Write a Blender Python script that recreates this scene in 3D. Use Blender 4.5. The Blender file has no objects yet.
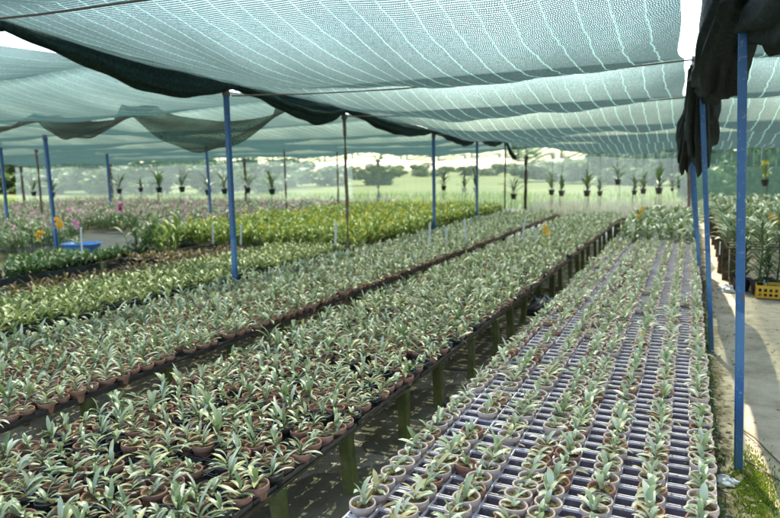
import bpy, math, random
import numpy as np
from mathutils import Matrix, Vector
rnd = random.Random(7)
PI = math.pi
sc = bpy.context.scene
COL = sc.collection

# ------------------------------------------------------------------ materials
def new_mat(name):
    m = bpy.data.materials.new(name); m.use_nodes = True
    nt = m.node_tree; nt.nodes.clear()
    out = nt.nodes.new('ShaderNodeOutputMaterial')
    return m, nt, out
class N:
    def __init__(s, nt): s.nt = nt
    def node(s, typ, **kw):
        n = s.nt.nodes.new(typ)
        for k, v in kw.items():
            if k.startswith('_'): setattr(n, k[1:], v)
        return n
    def link(s, a, b): s.nt.links.new(a, b)
    def val(s, sock, v):
        if isinstance(v, bpy.types.NodeSocket): s.link(v, sock)
        elif isinstance(v, (tuple, list)) and len(v) == 3 and sock.type == 'RGBA': sock.default_value = (*v, 1)
        else: sock.default_value = v
    def coord(s, kind='Object'): return s.node('ShaderNodeTexCoord').outputs[kind]
    def noise(s, scale, detail=3, rough=.55, vec=None, dist=0):
        n = s.node('ShaderNodeTexNoise'); n.inputs['Scale'].default_value = scale
        n.inputs['Detail'].default_value = detail; n.inputs['Roughness'].default_value = rough
        n.inputs['Distortion'].default_value = dist
        s.link(vec if vec is not None else s.coord(), n.inputs['Vector']); return n.outputs['Fac']
    def ramp(s, fac, stops, interp='LINEAR'):
        n = s.node('ShaderNodeValToRGB'); cr = n.color_ramp; cr.interpolation = interp
        while len(cr.elements) < len(stops): cr.elements.new(.5)
        for e, (p, c) in zip(cr.elements, stops):
            e.position = p; e.color = (*c, 1) if not isinstance(c, (int, float)) else (c, c, c, 1)
        s.link(fac, n.inputs['Fac']); return n.outputs['Color']
    def math(s, op, a, b=0., c=0., clamp=False):
        n = s.node('ShaderNodeMath', _operation=op, _use_clamp=clamp)
        s.val(n.inputs[0], a); s.val(n.inputs[1], b); s.val(n.inputs[2], c); return n.outputs[0]
    def mix(s, f, a, b, blend='MIX'):
        n = s.node('ShaderNodeMix', _data_type='RGBA', _blend_type=blend)
        s.val(n.inputs['Factor'], f); s.val(n.inputs[6], a); s.val(n.inputs[7], b); return n.outputs[2]
    def bump(s, h, strength=.3, dist=.01):
        n = s.node('ShaderNodeBump'); n.inputs['Strength'].default_value = strength; n.inputs['Distance'].default_value = dist
        s.link(h, n.inputs['Height']); return n.outputs['Normal']
    def bsdf(s, color, rough=.6, spec=.5, normal=None, **kw):
        n = s.node('ShaderNodeBsdfPrincipled')
        s.val(n.inputs['Base Color'], color); s.val(n.inputs['Roughness'], rough); s.val(n.inputs['Specular IOR Level'], spec)
        if normal is not None: s.link(normal, n.inputs['Normal'])
        for k, v in kw.items(): s.val(n.inputs[k], v)
        return n.outputs[0]
    def mixsh(s, f, a, b):
        n = s.node('ShaderNodeMixShader'); s.val(n.inputs[0], f); s.link(a, n.inputs[1]); s.link(b, n.inputs[2]); return n.outputs[0]

def simple(name, stops, scale=8, rough=.6, spec=.5, bump=.0, bscale=None, bdist=.005, metal=0.):
    m, nt, out = new_mat(name); k = N(nt)
    c = k.ramp(k.noise(scale, 5, .6), stops)
    nrm = k.bump(k.noise(bscale or scale * 4, 4), bump, bdist) if bump else None
    sh = k.bsdf(c, rough, spec, nrm); sh.node.inputs['Metallic'].default_value = metal
    k.link(sh, out.inputs['Surface']); return m

def leaf_mat(name, stops, rough=.38, spec=.55, trans=.22, rnd_amt=.22):
    m, nt, out = new_mat(name); k = N(nt)
    a = k.node('ShaderNodeAttribute', _attribute_name='tint').outputs['Fac']
    oi = k.node('ShaderNodeObjectInfo').outputs['Random']
    f = k.math('ADD', a, k.math('MULTIPLY', k.math('SUBTRACT', oi, .5), rnd_amt))
    f = k.math('ADD', f, k.math('MULTIPLY', k.math('SUBTRACT', k.noise(35, 3), .5), .25), clamp=True)
    c = k.ramp(f, stops)
    p = k.bsdf(c, rough, spec)
    t = k.node('ShaderNodeBsdfTranslucent'); k.link(k.mix(.5, c, (.20, .30, .06)), t.inputs['Color'])
    k.link(k.mixsh(trans, p, t.outputs[0]), out.inputs['Surface']); return m

M = {}
# silvery strap leaves
M['leaf'] = leaf_mat('orchid_leaf', [(0, (.03, .065, .022)), (.35, (.115, .175, .05)), (.65, (.29, .335, .195)), (.92, (.57, .59, .48)), (1, (.50, .48, .24))], .34, .6)
M['leaf_small'] = leaf_mat('seedling_leaf', [(0, (.07, .11, .04)), (.35, (.19, .245, .11)), (.65, (.40, .44, .29)), (.93, (.58, .60, .48)), (1, (.50, .42, .22))], .36, .6)
M['leaf_yellowgreen'] = leaf_mat('bromeliad_leaf', [(0, (.035, .07, .02)), (.4, (.12, .165, .045)), (.75, (.29, .31, .10)), (1, (.48, .45, .20))], .35, .55)
M['leaf_dark'] = leaf_mat('dark_leaf', [(0, (.015, .04, .012)), (.5, (.05, .11, .03)), (1, (.17, .25, .09))], .38, .5)
M['leaf_bed'] = leaf_mat('cane_leaf', [(0, (.04, .08, .015)), (.5, (.20, .27, .04)), (1, (.46, .50, .10))], .42, .5)
M['leaf_pale'] = leaf_mat('pale_leaf', [(0, (.035, .075, .025)), (.5, (.13, .20, .07)), (1, (.36, .43, .25))], .4, .5)
M['leaf_red'] = leaf_mat('reddish_leaf', [(0, (.05, .045, .02)), (.5, (.18, .085, .045)), (1, (.32, .20, .10))], .45, .4)
M['tree_leaf'] = leaf_mat('tree_leaf', [(0, (.03, .06, .018)), (.5, (.075, .125, .035)), (1, (.14, .19, .06))], .5, .3, .3)
def petal(name, a, b):
    m, nt, out = new_mat(name); k = N(nt)
    t_ = k.node('ShaderNodeAttribute', _attribute_name='tint').outputs['Fac']
    c = k.ramp(t_, [(0, a), (1, b)])
    p = k.bsdf(c, .6, .2); t = k.node('ShaderNodeBsdfTranslucent'); k.link(c, t.inputs['Color'])
    k.link(k.mixsh(.35, p, t.outputs[0]), out.inputs['Surface']); return m
M['yellow'] = petal('yellow_petal', (.62, .48, .02), (.78, .66, .10))
M['orange'] = petal('orange_petal', (.75, .32, .01), (.80, .48, .03))
M['pink'] = petal('pink_petal', (.62, .18, .36), (.80, .54, .64))
M['magenta'] = petal('magenta_petal', (.42, .03, .20), (.55, .08, .30))

def clay(name, base, pale, moss):
    m, nt, out = new_mat(name); k = N(nt)
    oi = k.node('ShaderNodeObjectInfo').outputs['Random']
    c = k.ramp(k.noise(22, 5, .65), [(.3, base), (.62, pale)])
    c = k.mix(k.math('MULTIPLY', oi, .35), c, pale)
    g = k.ramp(k.noise(14, 4, .6), [(.55, 0), (.72, .7)])
    c = k.mix(g, c, moss)
    k.link(k.bsdf(c, .85, .2, k.bump(k.noise(120, 3), .15, .002)), out.inputs['Surface']); return m
M['terracotta'] = clay('terracotta', (.24, .09, .06), (.36, .21, .165), (.13, .13, .06))
M['pale_clay'] = clay('pale_clay', (.44, .30, .255), (.58, .47, .43), (.27, .24, .16))
M['brown_clay'] = clay('brown_clay', (.24, .10, .065), (.36, .20, .14), (.10, .11, .05))
M['black_plastic'] = simple('black_plastic', [(.3, (.012, .013, .015)), (.7, (.03, .031, .034))], 20, .32, .55)
M['tray_black'] = simple('tray_black', [(.3, (.014, .014, .017)), (.7, (.045, .043, .047))], 15, .28, .6)
def tray_white():
    m, nt, out = new_mat('tray_white'); k = N(nt)
    oi = k.node('ShaderNodeObjectInfo').outputs['Random']
    v = k.node('ShaderNodeVectorMath', _operation='ADD'); k.link(k.coord(), v.inputs[0])
    cx = k.node('ShaderNodeCombineXYZ'); k.link(k.math('MULTIPLY', oi, 37.), cx.inputs[0]); k.link(k.math('MULTIPLY', oi, 91.), cx.inputs[1]); k.link(cx.outputs[0], v.inputs[1])
    c = k.ramp(k.noise(16, 4, .6, v.outputs[0]), [(.3, (.72, .64, .68)), (.55, (.88, .81, .88)), (.8, (.78, .72, .76))])
    c = k.mix(k.ramp(k.noise(5, 5, .7, v.outputs[0]), [(.54, 0), (.70, .75)]), c, (.27, .23, .15))
    c = k.mix(k.ramp(k.noise(70, 3, .7, v.outputs[0]), [(.60, 0), (.70, .6)]), c, (.16, .13, .09))
    k.link(k.bsdf(c, .8, .2), out.inputs['Surface']); return m
M['tray_white'] = tray_white()
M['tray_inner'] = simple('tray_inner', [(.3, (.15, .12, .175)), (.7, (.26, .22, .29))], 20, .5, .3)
M['soil'] = simple('potting_mix', [(.3, (.05, .035, .022)), (.55, (.13, .095, .05)), (.75, (.21, .20, .08))], 60, .95, .1, .6, 150, .004)
M['leg'] = simple('mossy_leg', [(.25, (.05, .06, .018)), (.55, (.11, .12, .04)), (.8, (.19, .17, .11))], 9, .9, .2, .5, 40, .006)
M['wood'] = simple('weathered_wood', [(.3, (.11, .075, .05)), (.7, (.24, .18, .13))], 12, .85, .2, .3, 60, .004)
M['wood_dark'] = simple('dark_wet_wood', [(.3, (.045, .032, .02)), (.7, (.12, .095, .055))], 12, .85, .2, .3, 60, .004)
M['stake'] = simple('pale_stake', [(.3, (.42, .43, .40)), (.7, (.62, .62, .58))], 20, .7, .3)
M['wire'] = simple('rusty_wire', [(.3, (.05, .045, .04)), (.7, (.14, .12, .10))], 30, .5, .5)
M['grey_plastic'] = simple('grey_plastic', [(.3, (.35, .36, .37)), (.7, (.55, .56, .56))], 14, .4, .5)
M['green_plastic'] = simple('green_plastic', [(.3, (.01, .30, .07)), (.7, (.03, .48, .12))], 10, .4, .5)
M['blue_plastic'] = simple('blue_plastic', [(.3, (.04, .16, .48)), (.7, (.09, .26, .62))], 10, .4, .5)
M['yellow_plastic'] = simple('yellow_plastic', [(.3, (.50, .26, .012)), (.7, (.62, .36, .02))], 8, .5, .4)
M['stone'] = simple('stone', [(.3, (.05, .05, .05)), (.7, (.12, .12, .11))], 12, .7, .4, .5, 40, .01)
M['white'] = simple('white_card', [(.3, (.72, .72, .70)), (.7, (.82, .82, .80))], 12, .6, .3)
M['roots'] = simple('aerial_roots', [(.3, (.18, .15, .09)), (.7, (.32, .30, .20))], 30, .9, .1)

def blue_paint():
    m, nt, out = new_mat('blue_paint'); k = N(nt)
    co = k.coord()
    c = k.ramp(k.noise(5, 5, .6), [(.3, (.003, .060, .19)), (.7, (.009, .105, .28))])
    sc_ = k.ramp(k.noise(38, 4, .7), [(.57, 0), (.68, .75)])
    c = k.mix(sc_, c, (.22, .24, .26))
    c = k.mix(k.ramp(k.noise(17, 5, .7), [(.60, 0), (.70, .8)]), c, (.10, .055, .03))
    sp = k.node('ShaderNodeSeparateXYZ'); k.link(co, sp.inputs[0])
    low = k.ramp(k.math('ADD', sp.outputs[2], k.math('MULTIPLY', k.noise(6, 4), .35)), [(.18, .8), (.5, 0)])
    c = k.mix(low, c, (.035, .085, .10))
    sun_band = k.ramp(k.math('ADD', sp.outputs[2], k.math('MULTIPLY', k.noise(4, 3), .25)), [(.62, 0), (.72, .42), (.98, .42), (1., 0)])  # patch of sun painted into the colour as a paler stretch of the shaft
    c = k.mix(sun_band, c, (.10, .22, .38))
    k.link(k.bsdf(c, .42, .5, k.bump(k.noise(50, 3), .12, .003)), out.inputs['Surface']); return m
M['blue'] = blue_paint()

def shade_net(name, thread=(.004, .040, .028), line=(.15, .27, .21), cover=.60, lines=True, grey=.085):
    """knitted shade cloth: holes are really see-through, threads diffuse and pass some light"""
    m, nt, out = new_mat(name); k = N(nt)
    co = k.coord()
    wob = k.noise(3.2, 3, .6, co)
    sp = k.node('ShaderNodeSeparateXYZ'); k.link(co, sp.inputs[0])
    x = k.math('ADD', sp.outputs[0], k.math('ADD', k.math('MULTIPLY', k.math('SUBTRACT', wob, .5), .06), k.math('MULTIPLY', k.math('SUBTRACT', k.noise(11, 2, .5, co), .5), .009)))
    y = sp.outputs[1]
    zig = k.math('MULTIPLY', k.math('SINE', k.math('MULTIPLY', y, 2 * PI / .030)), .0035)
    xz = k.math('ADD', x, zig)
    # knit: chains along y every 11 mm and laid-in loops across every 19 mm
    a = k.math('SINE', k.math('MULTIPLY', xz, 2 * PI / .0125))
    b = k.math('SINE', k.math('ADD', k.math('MULTIPLY', y, 2 * PI / .021), k.math('MULTIPLY', a, .9)))
    knit = k.math('ADD', k.math('MULTIPLY', a, .46), k.math('MULTIPLY', b, .52))
    patch = k.math('SUBTRACT', k.noise(1.1, 4, .6, co), .5)
    grain = k.math('SUBTRACT', k.noise(75, 2, .6, co), .5)
    v = k.math('ADD', k.math('ADD', knit, cover), k.math('ADD', k.math('MULTIPLY', patch, .35), k.math('MULTIPLY', grain, .6)))
    # seen at a slant, more thread overlaps the holes
    lw = k.node('ShaderNodeLayerWeight'); lw.inputs['Blend'].default_value = .5
    v = k.math('ADD', v, k.math('MULTIPLY', k.math('POWER', lw.outputs['Facing'], 1.9), 1.42))
    al = k.math('MULTIPLY', v, 1., clamp=True)
    al = k.ramp(al, [(.22, .08), (.86, .97)])
    col = k.mix(k.ramp(k.noise(60, 2, .6, co), [(.35, 0), (.65, 1)]), thread, (grey * .6, grey * .64, grey * .68))
    if lines:
        lx = k.math('ABSOLUTE', k.math('SUBTRACT', k.math('FRACT', k.math('DIVIDE', x, .17)), .5))
        lf = k.ramp(k.math('ADD', lx, k.math('MULTIPLY', k.math('SUBTRACT', k.noise(22, 3, .6, co), .5), .03)), [(.012, 1), (.042, 0)])
        lf = k.math('MULTIPLY', lf, k.math('ADD', .72, k.math('MULTIPLY', k.math('SINE', k.math('MULTIPLY', y, 2 * PI / .045)), .28)))
        col = k.mix(lf, col, line)
        al = k.math('MAXIMUM', al, k.math('MULTIPLY', lf, .94))
    else: lf = 0.
    d = k.node('ShaderNodeBsdfDiffuse'); k.val(d.inputs['Color'], col)
    t = k.node('ShaderNodeBsdfTranslucent'); k.val(t.inputs['Color'], col)
    th = k.mixsh(.62, d.outputs[0], t.outputs[0])
    tr = k.node('ShaderNodeBsdfTransparent'); tr.inputs['Color'].default_value = (.67, .78, .66, 1)   # fine filaments across the holes
    k.link(k.mixsh(al, tr.outputs[0], th), out.inputs['Surface']); return m
M['net'] = shade_net('shade_cloth')
M['net_left'] = shade_net('old_shade_cloth', thread=(.005, .050, .036), line=(.06, .18, .15), cover=.54, grey=.08)
M['net_brown'] = shade_net('dirty_shade_cloth', thread=(.035, .032, .024), line=(.05, .06, .05), cover=.62, grey=.10)
def screen_mat(name='insect_screen', d0=(.34, .42, .37, 1), t0=(.32, .40, .36, 1), a0=.26, a1=.38):
    m, nt, out = new_mat(name); k = N(nt)
    co = k.coord(); sp = k.node('ShaderNodeSeparateXYZ'); k.link(co, sp.inputs[0])
    x = k.math('ADD', k.math('ADD', sp.outputs[0], sp.outputs[1]), k.math('MULTIPLY', k.noise(1.2, 2, .5, co), .08))
    lx = k.math('ABSOLUTE', k.math('SUBTRACT', k.math('FRACT', k.math('DIVIDE', x, .21)), .5))
    lf = k.ramp(lx, [(.05, .38), (.11, 0)])
    base = k.ramp(k.noise(.8, 4, .6, co), [(.3, a0), (.7, a1)])
    al = k.math('MAXIMUM', base, lf)
    d = k.node('ShaderNodeBsdfDiffuse'); d.inputs['Color'].default_value = d0
    t = k.node('ShaderNodeBsdfTranslucent'); t.inputs['Color'].default_value = t0
    tr = k.node('ShaderNodeBsdfTransparent')
    k.link(k.mixsh(al, tr.outputs[0], k.mixsh(.6, d.outputs[0], t.outputs[0])), out.inputs['Surface']); return m
M['screen'] = screen_mat()
M['screen_green'] = screen_mat('green_screen', (.10, .20, .15, 1), (.10, .19, .14, 1), .30, .42)
def rolled_mat():
    m, nt, out = new_mat('rolled_cloth'); k = N(nt)
    c = k.ramp(k.noise(30, 4, .7), [(.3, (.006, .014, .012)), (.62, (.018, .042, .036)), (.8, (.055, .09, .08))])
    nrm = k.bump(k.noise(160, 2), .5, .004)
    k.link(k.bsdf(c, .8, .15, nrm), out.inputs['Surface']); return m
M['rolled'] = rolled_mat()
M['rolled_grey'] = simple('rolled_cloth_grey', [(.3, (.010, .015, .015)), (.6, (.022, .030, .030)), (.8, (.06, .075, .074))], 40, .85, .15, .7, 140, .006)
def ground_mat():
    m, nt, out = new_mat('packed_earth'); k = N(nt)
    c = k.ramp(k.noise(1.3, 6, .65), [(.3, (.055, .045, .032)), (.5, (.13, .11, .075)), (.7, (.20, .17, .12))])
    c = k.mix(k.ramp(k.noise(.7, 5, .6), [(.5, 0), (.65, .7)]), c, (.06, .085, .025))
    k.link(k.bsdf(c, .95, .15, k.bump(k.noise(30, 5), .6, .02)), out.inputs['Surface']); return m
M['ground'] = ground_mat()
def path_mat():
    m, nt, out = new_mat('sandy_path'); k = N(nt)
    co = k.coord()
    c = k.ramp(k.noise(2.2, 6, .7), [(.28, (.19, .155, .115)), (.46, (.39, .32, .235)), (.6, (.49, .41, .315)), (.78, (.56, .48, .38))])
    peb = k.ramp(k.noise(60, 3, .7), [(.56, 0), (.70, .55)])
    c = k.mix(peb, c, (.24, .19, .13))
    # darker, greyer tone along the right side and the mossy margin at the bench
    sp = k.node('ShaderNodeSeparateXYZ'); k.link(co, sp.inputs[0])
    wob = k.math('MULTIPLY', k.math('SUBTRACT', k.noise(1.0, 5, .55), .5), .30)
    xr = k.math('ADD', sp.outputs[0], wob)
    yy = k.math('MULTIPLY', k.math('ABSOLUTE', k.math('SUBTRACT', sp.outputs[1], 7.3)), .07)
    dark_right = k.ramp(k.math('ADD', xr, k.math('SUBTRACT', .0, yy)), [(.63, 0), (.70, .8)])
    c = k.mix(dark_right, c, k.ramp(k.noise(9, 5, .7), [(.3, (.15, .13, .105)), (.7, (.30, .27, .22))]))
    wob2 = k.math('MULTIPLY', k.math('SUBTRACT', k.noise(4.5, 5, .65), .5), .34)
    ml = k.ramp(k.math('ADD', sp.outputs[0], wob2), [(.21, 1), (.30, 0)])
    c = k.mix(ml, c, k.ramp(k.noise(18, 5, .7), [(.35, (.045, .038, .026)), (.6, (.15, .12, .075)), (.75, (.11, .13, .04))]))
    k.link(k.bsdf(c, .95, .15, k.bump(k.noise(45, 6, .7), .5, .015)), out.inputs['Surface']); return m
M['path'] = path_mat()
def aisle_mat():
    m, nt, out = new_mat('wet_concrete'); k = N(nt)
    c = k.ramp(k.noise(3.5, 6, .7), [(.3, (.20, .165, .11)), (.5, (.36, .31, .23)), (.72, (.48, .44, .36))])
    c = k.mix(k.ramp(k.noise(55, 4, .75), [(.5, 0), (.62, .6)]), c, (.60, .57, .52))
    c = k.mix(k.ramp(k.noise(2.0, 4, .6), [(.52, 0), (.66, .5)]), c, (.075, .085, .03))
    wet = k.ramp(k.noise(1.6, 4, .55), [(.46, .05), (.62, .38)])
    b = k.bump(k.noise(50, 6, .75), .5, .012)
    k.link(k.bsdf(c, wet, .5, b), out.inputs['Surface']); return m
M['aisle'] = aisle_mat()
def water_mat():
    m, nt, out = new_mat('puddle_water'); k = N(nt)
    c = k.ramp(k.noise(4, 4), [(.3, (.15, .135, .095)), (.7, (.24, .22, .165))])
    k.link(k.bsdf(c, .03, 1., k.bump(k.noise(9, 2), .03, .01)), out.inputs['Surface']); return m
M['water'] = water_mat()
def meadow_mat():
    m, nt, out = new_mat('meadow_grass'); k = N(nt)
    c = k.ramp(k.noise(.12, 6, .65), [(.3, (.06, .085, .02)), (.5, (.10, .125, .03)), (.7, (.16, .165, .055))])
    c = k.mix(k.ramp(k.noise(2.5, 5, .7), [(.4, 0), (.7, .6)]), c, (.09, .12, .03))
    k.link(k.bsdf(c, .95, .1), out.inputs['Surface']); return m
M['meadow'] = meadow_mat()
M['gravel'] = simple('gravel', [(.3, (.06, .06, .062)), (.5, (.12, .12, .12)), (.7, (.18, .18, .175))], 35, .95, .15, .8, 60, .02)
M['moss'] = leaf_mat('moss', [(0, (.10, .15, .02)), (.5, (.27, .33, .04)), (1, (.46, .50, .10))], .9, .1, .2)
M['drygrass'] = leaf_mat('dry_grass', [(0, (.20, .16, .09)), (.5, (.36, .30, .18)), (1, (.48, .42, .28))], .9, .1, .3)
M['hill'] = simple('far_hill', [(.3, (.05, .085, .06)), (.7, (.09, .13, .09))], .01, .95, .1)
M['bank'] = simple('bank_soil', [(.3, (.05, .045, .03)), (.7, (.12, .11, .06))], 1.2, .95, .1, .5, 12, .05)

# ------------------------------------------------------------------ mesh helpers
class MB:
    """collects faces (verts, faces, tint, material index) for ONE mesh"""
    def __init__(s): s.v = []; s.f = []; s.t = []; s.m = []; s.sm = []
    def add(s, V, F, tint=.5, mi=0, smooth=False):
        o = len(s.v); s.v.extend(tuple(p) for p in V)
        s.f.extend(tuple(i + o for i in f) for f in F)
        s.t.extend(tint if isinstance(tint, list) else [tint] * len(V))
        s.m.extend([mi] * len(F)); s.sm.extend([smooth] * len(F))
    def box(s, x0, x1, y0, y1, z0, z1, mi=0, tint=.5):
        V = [(x, y, z) for z in (z0, z1) for y in (y0, y1) for x in (x0, x1)]
        s.add(V, [(0, 2, 3, 1), (4, 5, 7, 6), (0, 1, 5, 4), (2, 6, 7, 3), (0, 4, 6, 2), (1, 3, 7, 5)], tint, mi)
    def tube(s, pts, rad, n=8, mi=0, tint=.5, caps=True, smooth=True):
        pts = [Vector(p) for p in pts]; V = []; F = []
        if not isinstance(rad, (list, tuple)): rad = [rad] * len(pts)
        for i, p in enumerate(pts):
            d = (pts[min(i + 1, len(pts) - 1)] - pts[max(i - 1, 0)]).normalized()
            u = d.cross(Vector((0, 0, 1)));
            if u.length < 1e-3: u = Vector((1, 0, 0))
            u.normalize(); w = u.cross(d)
            for j in range(n):
                a = 2 * PI * (j + .5) / n; V.append(p + (u * math.cos(a) + w * math.sin(a)) * rad[i])
        for i in range(len(pts) - 1):
            for j in range(n):
                k2 = (j + 1) % n; F.append((i * n + j, i * n + k2, (i + 1) * n + k2, (i + 1) * n + j))
        if caps: F.append(tuple(range(n - 1, -1, -1))); F.append(tuple(range((len(pts) - 1) * n, len(pts) * n)))
        s.add(V, F, tint, mi, smooth)
    def lathe(s, prof, n=16, mi=0, tint=.5, cx=0, cy=0):
        V = [(cx + r * math.cos(2 * PI * j / n), cy + r * math.sin(2 * PI * j / n), z) for r, z in prof for j in range(n)]
        F = [(i * n + j, i * n + (j + 1) % n, (i + 1) * n + (j + 1) % n, (i + 1) * n + j) for i in range(len(prof) - 1) for j in range(n)]
        s.add(V, F, tint, mi, True)
    def disc(s, r, z, n=12, mi=0, tint=.5, bulge=0.):
        V = [(0, 0, z + bulge)] + [(r * math.cos(2 * PI * j / n), r * math.sin(2 * PI * j / n), z) for j in range(n)]
        s.add(V, [(0, 1 + j, 1 + (j + 1) % n) for j in range(n)], tint, mi, True)
    def template(s):
        return dict(v=np.array(s.v, np.float32), f=s.f, t=np.array(s.t, np.float32), m=np.array(s.m, np.int32), s=np.array(s.sm, bool))
    def build(s, name, mats, parent=None):
        me = mesh_from(name, [(s.template(), None, 0., None)], mats)
        return link(name, me, parent)

def xf(x, y, z, rz=0, sc_=1., rx=0., ry=0.):
    return Matrix.Translation((x, y, z)) @ Matrix.Rotation(rz, 4, 'Z') @ Matrix.Rotation(rx, 4, 'X') @ Matrix.Rotation(ry, 4, 'Y') @ Matrix.Scale(sc_, 4)

def mesh_from(name, items, mats):
    """items: (template, matrix or None, tint offset, material index override or None) merged into one mesh"""
    vs, ts, loops, tot, mi, sm = [], [], [], [], [], []
    o = 0
    for T, mx, dt, mo in items:
        v = T['v']
        if mx is not None:
            A = np.array(mx, np.float32); v = v @ A[:3, :3].T + A[:3, 3]
        vs.append(v); ts.append(np.clip(T['t'] + dt, 0, 1))
        if 'l' not in T:
            T['l'] = np.concatenate([np.array(f, np.int32) for f in T['f']]); T['n'] = np.array([len(f) for f in T['f']], np.int32)
        loops.append(T['l'] + o); tot.append(T['n']); sm.append(T['s'])
        mi.append(T['m'] if mo is None else np.where(T['m'] == 0, mo, T['m']))
        o += len(v)
    v = np.concatenate(vs); l = np.concatenate(loops).astype(np.int32); n = np.concatenate(tot).astype(np.int32)
    me = bpy.data.meshes.new(name)
    me.vertices.add(len(v)); me.vertices.foreach_set('co', v.astype(np.float32).ravel())
    me.loops.add(len(l)); me.loops.foreach_set('vertex_index', l)
    me.polygons.add(len(n)); st = np.concatenate([[0], np.cumsum(n)[:-1]]).astype(np.int32)
    me.polygons.foreach_set('loop_start', st); me.polygons.foreach_set('loop_total', n)
    me.polygons.foreach_set('material_index', np.concatenate(mi).astype(np.int32))
    me.polygons.foreach_set('use_smooth', np.concatenate(sm))
    at = me.attributes.new('tint', 'FLOAT', 'POINT'); at.data.foreach_set('value', np.concatenate(ts).astype(np.float32))
    me.update(calc_edges=True); me.validate()
    for m in (mats if isinstance(mats, (list, tuple)) else [mats]): me.materials.append(M[m] if isinstance(m, str) else m)
    return me

def link(name, me, parent=None):
    o = bpy.data.objects.new(name, me); COL.objects.link(o)
    if parent is not None: o.parent = parent
    return o
def tag(o, label, cat, group=None):
    o['label'] = label; o['category'] = cat
    if group: o['group'] = group
    return o
def thing(name, loc, label, cat, group=None, rz=0., s=1.):
    o = bpy.data.objects.new(name, None); o.empty_display_size = .05; COL.objects.link(o)
    o.location = loc; o.rotation_euler = (0, 0, rz); o.scale = (s, s, s)
    return tag(o, label, cat, group)
def struct(o): o['kind'] = 'structure'; return o
def stuff(o): o['kind'] = 'stuff'; return o
ORD = ['first', 'second', 'third', 'fourth', 'fifth', 'sixth', 'seventh', 'eighth', 'ninth', 'tenth', 'eleventh', 'twelfth', 'thirteenth', 'fourteenth', 'fifteenth', 'sixteenth', 'seventeenth', 'eighteenth', 'nineteenth', 'twentieth']
def ordn(i):
    if i < 20: return ORD[i]
    return ['twenty', 'thirty', 'forty', 'fifty', 'sixty', 'seventy', 'eighty', 'ninety'][(i + 1) // 10 - 2] + ('-' + ORD[(i + 1) % 10 - 1] if (i + 1) % 10 else '') if (i + 1) % 10 else ['twentieth', 'thirtieth', 'fortieth', 'fiftieth', 'sixtieth', 'seventieth', 'eightieth', 'ninetieth'][(i + 1) // 10 - 2]

# ------------------------------------------------------------------ plant templates
def leaf(mb, r, L, W, az, e0, droop, base=(0, 0, 0), tint=.5, n=5, fold=.35, mi=0, wide=.45):
    """one strap leaf: starts at elevation e0, bends down by droop along its length, V-folded"""
    p = Vector(base); V = []; T = []
    side = Vector((-math.sin(az), math.cos(az), 0)); tw = r.uniform(-.35, .35)
    for i in range(n + 1):
        s = i / n; e = e0 - droop * s ** 1.4
        d = Vector((math.cos(az) * math.cos(e), math.sin(az) * math.cos(e), math.sin(e)))
        up = side.cross(d) * -1
        if up.z < 0: up = -up
        if s < wide: w = W * (.45 + .55 * math.sin(PI / 2 * s / wide))
        else: w = W * max(.05, math.cos(PI / 2 * ((s - wide) / (1 - wide)) ** 1.8))
        sd = side * math.cos(tw * s) + up * math.sin(tw * s)
        V += [p + sd * w * .5 + up * (fold * w * .5), p, p - sd * w * .5 + up * (fold * w * .5)]
        T += [tint + .10 * s] * 3
        p = p + d * (L / n)
    F = []
    for i in range(n):
        a = i * 3
        F += [(a, a + 1, a + 4, a + 3), (a + 1, a + 2, a + 5, a + 4)]
    mb.add(V, F, T, mi, True)

def orchid_fan(seed, L=.15, W=.032, k=(5, 8), mi=0, t0=.5, tv=.3, yellow=.06):
    r = random.Random(seed); mb = MB(); a0 = r.uniform(0, PI); n = r.randint(*k)
    lean = r.uniform(-.15, .15)
    for i in range(n):
        q = i / max(1, n - 1)
        az = a0 + (PI if i % 2 else 0) + r.uniform(-.55, .55)
        e = math.radians(r.uniform(10, 42) + 40 * q) + lean * (1 if i % 2 else -1)
        t = t0 + r.uniform(-tv, tv) + .1 * (1 - q)
        if r.random() < yellow: t = 1.
        leaf(mb, r, L * r.uniform(.65, 1.15), W * r.uniform(.75, 1.2), az, e, r.uniform(.5, 1.5), (r.uniform(-.006, .006), r.uniform(-.006, .006), .008 * i * L / .15), t, mi=mi)
    if L > .1: mb.tube([(0, 0, -.01), (0, 0, .05)], [.006, .003], 5, mi, .35, False)
    return mb

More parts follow.
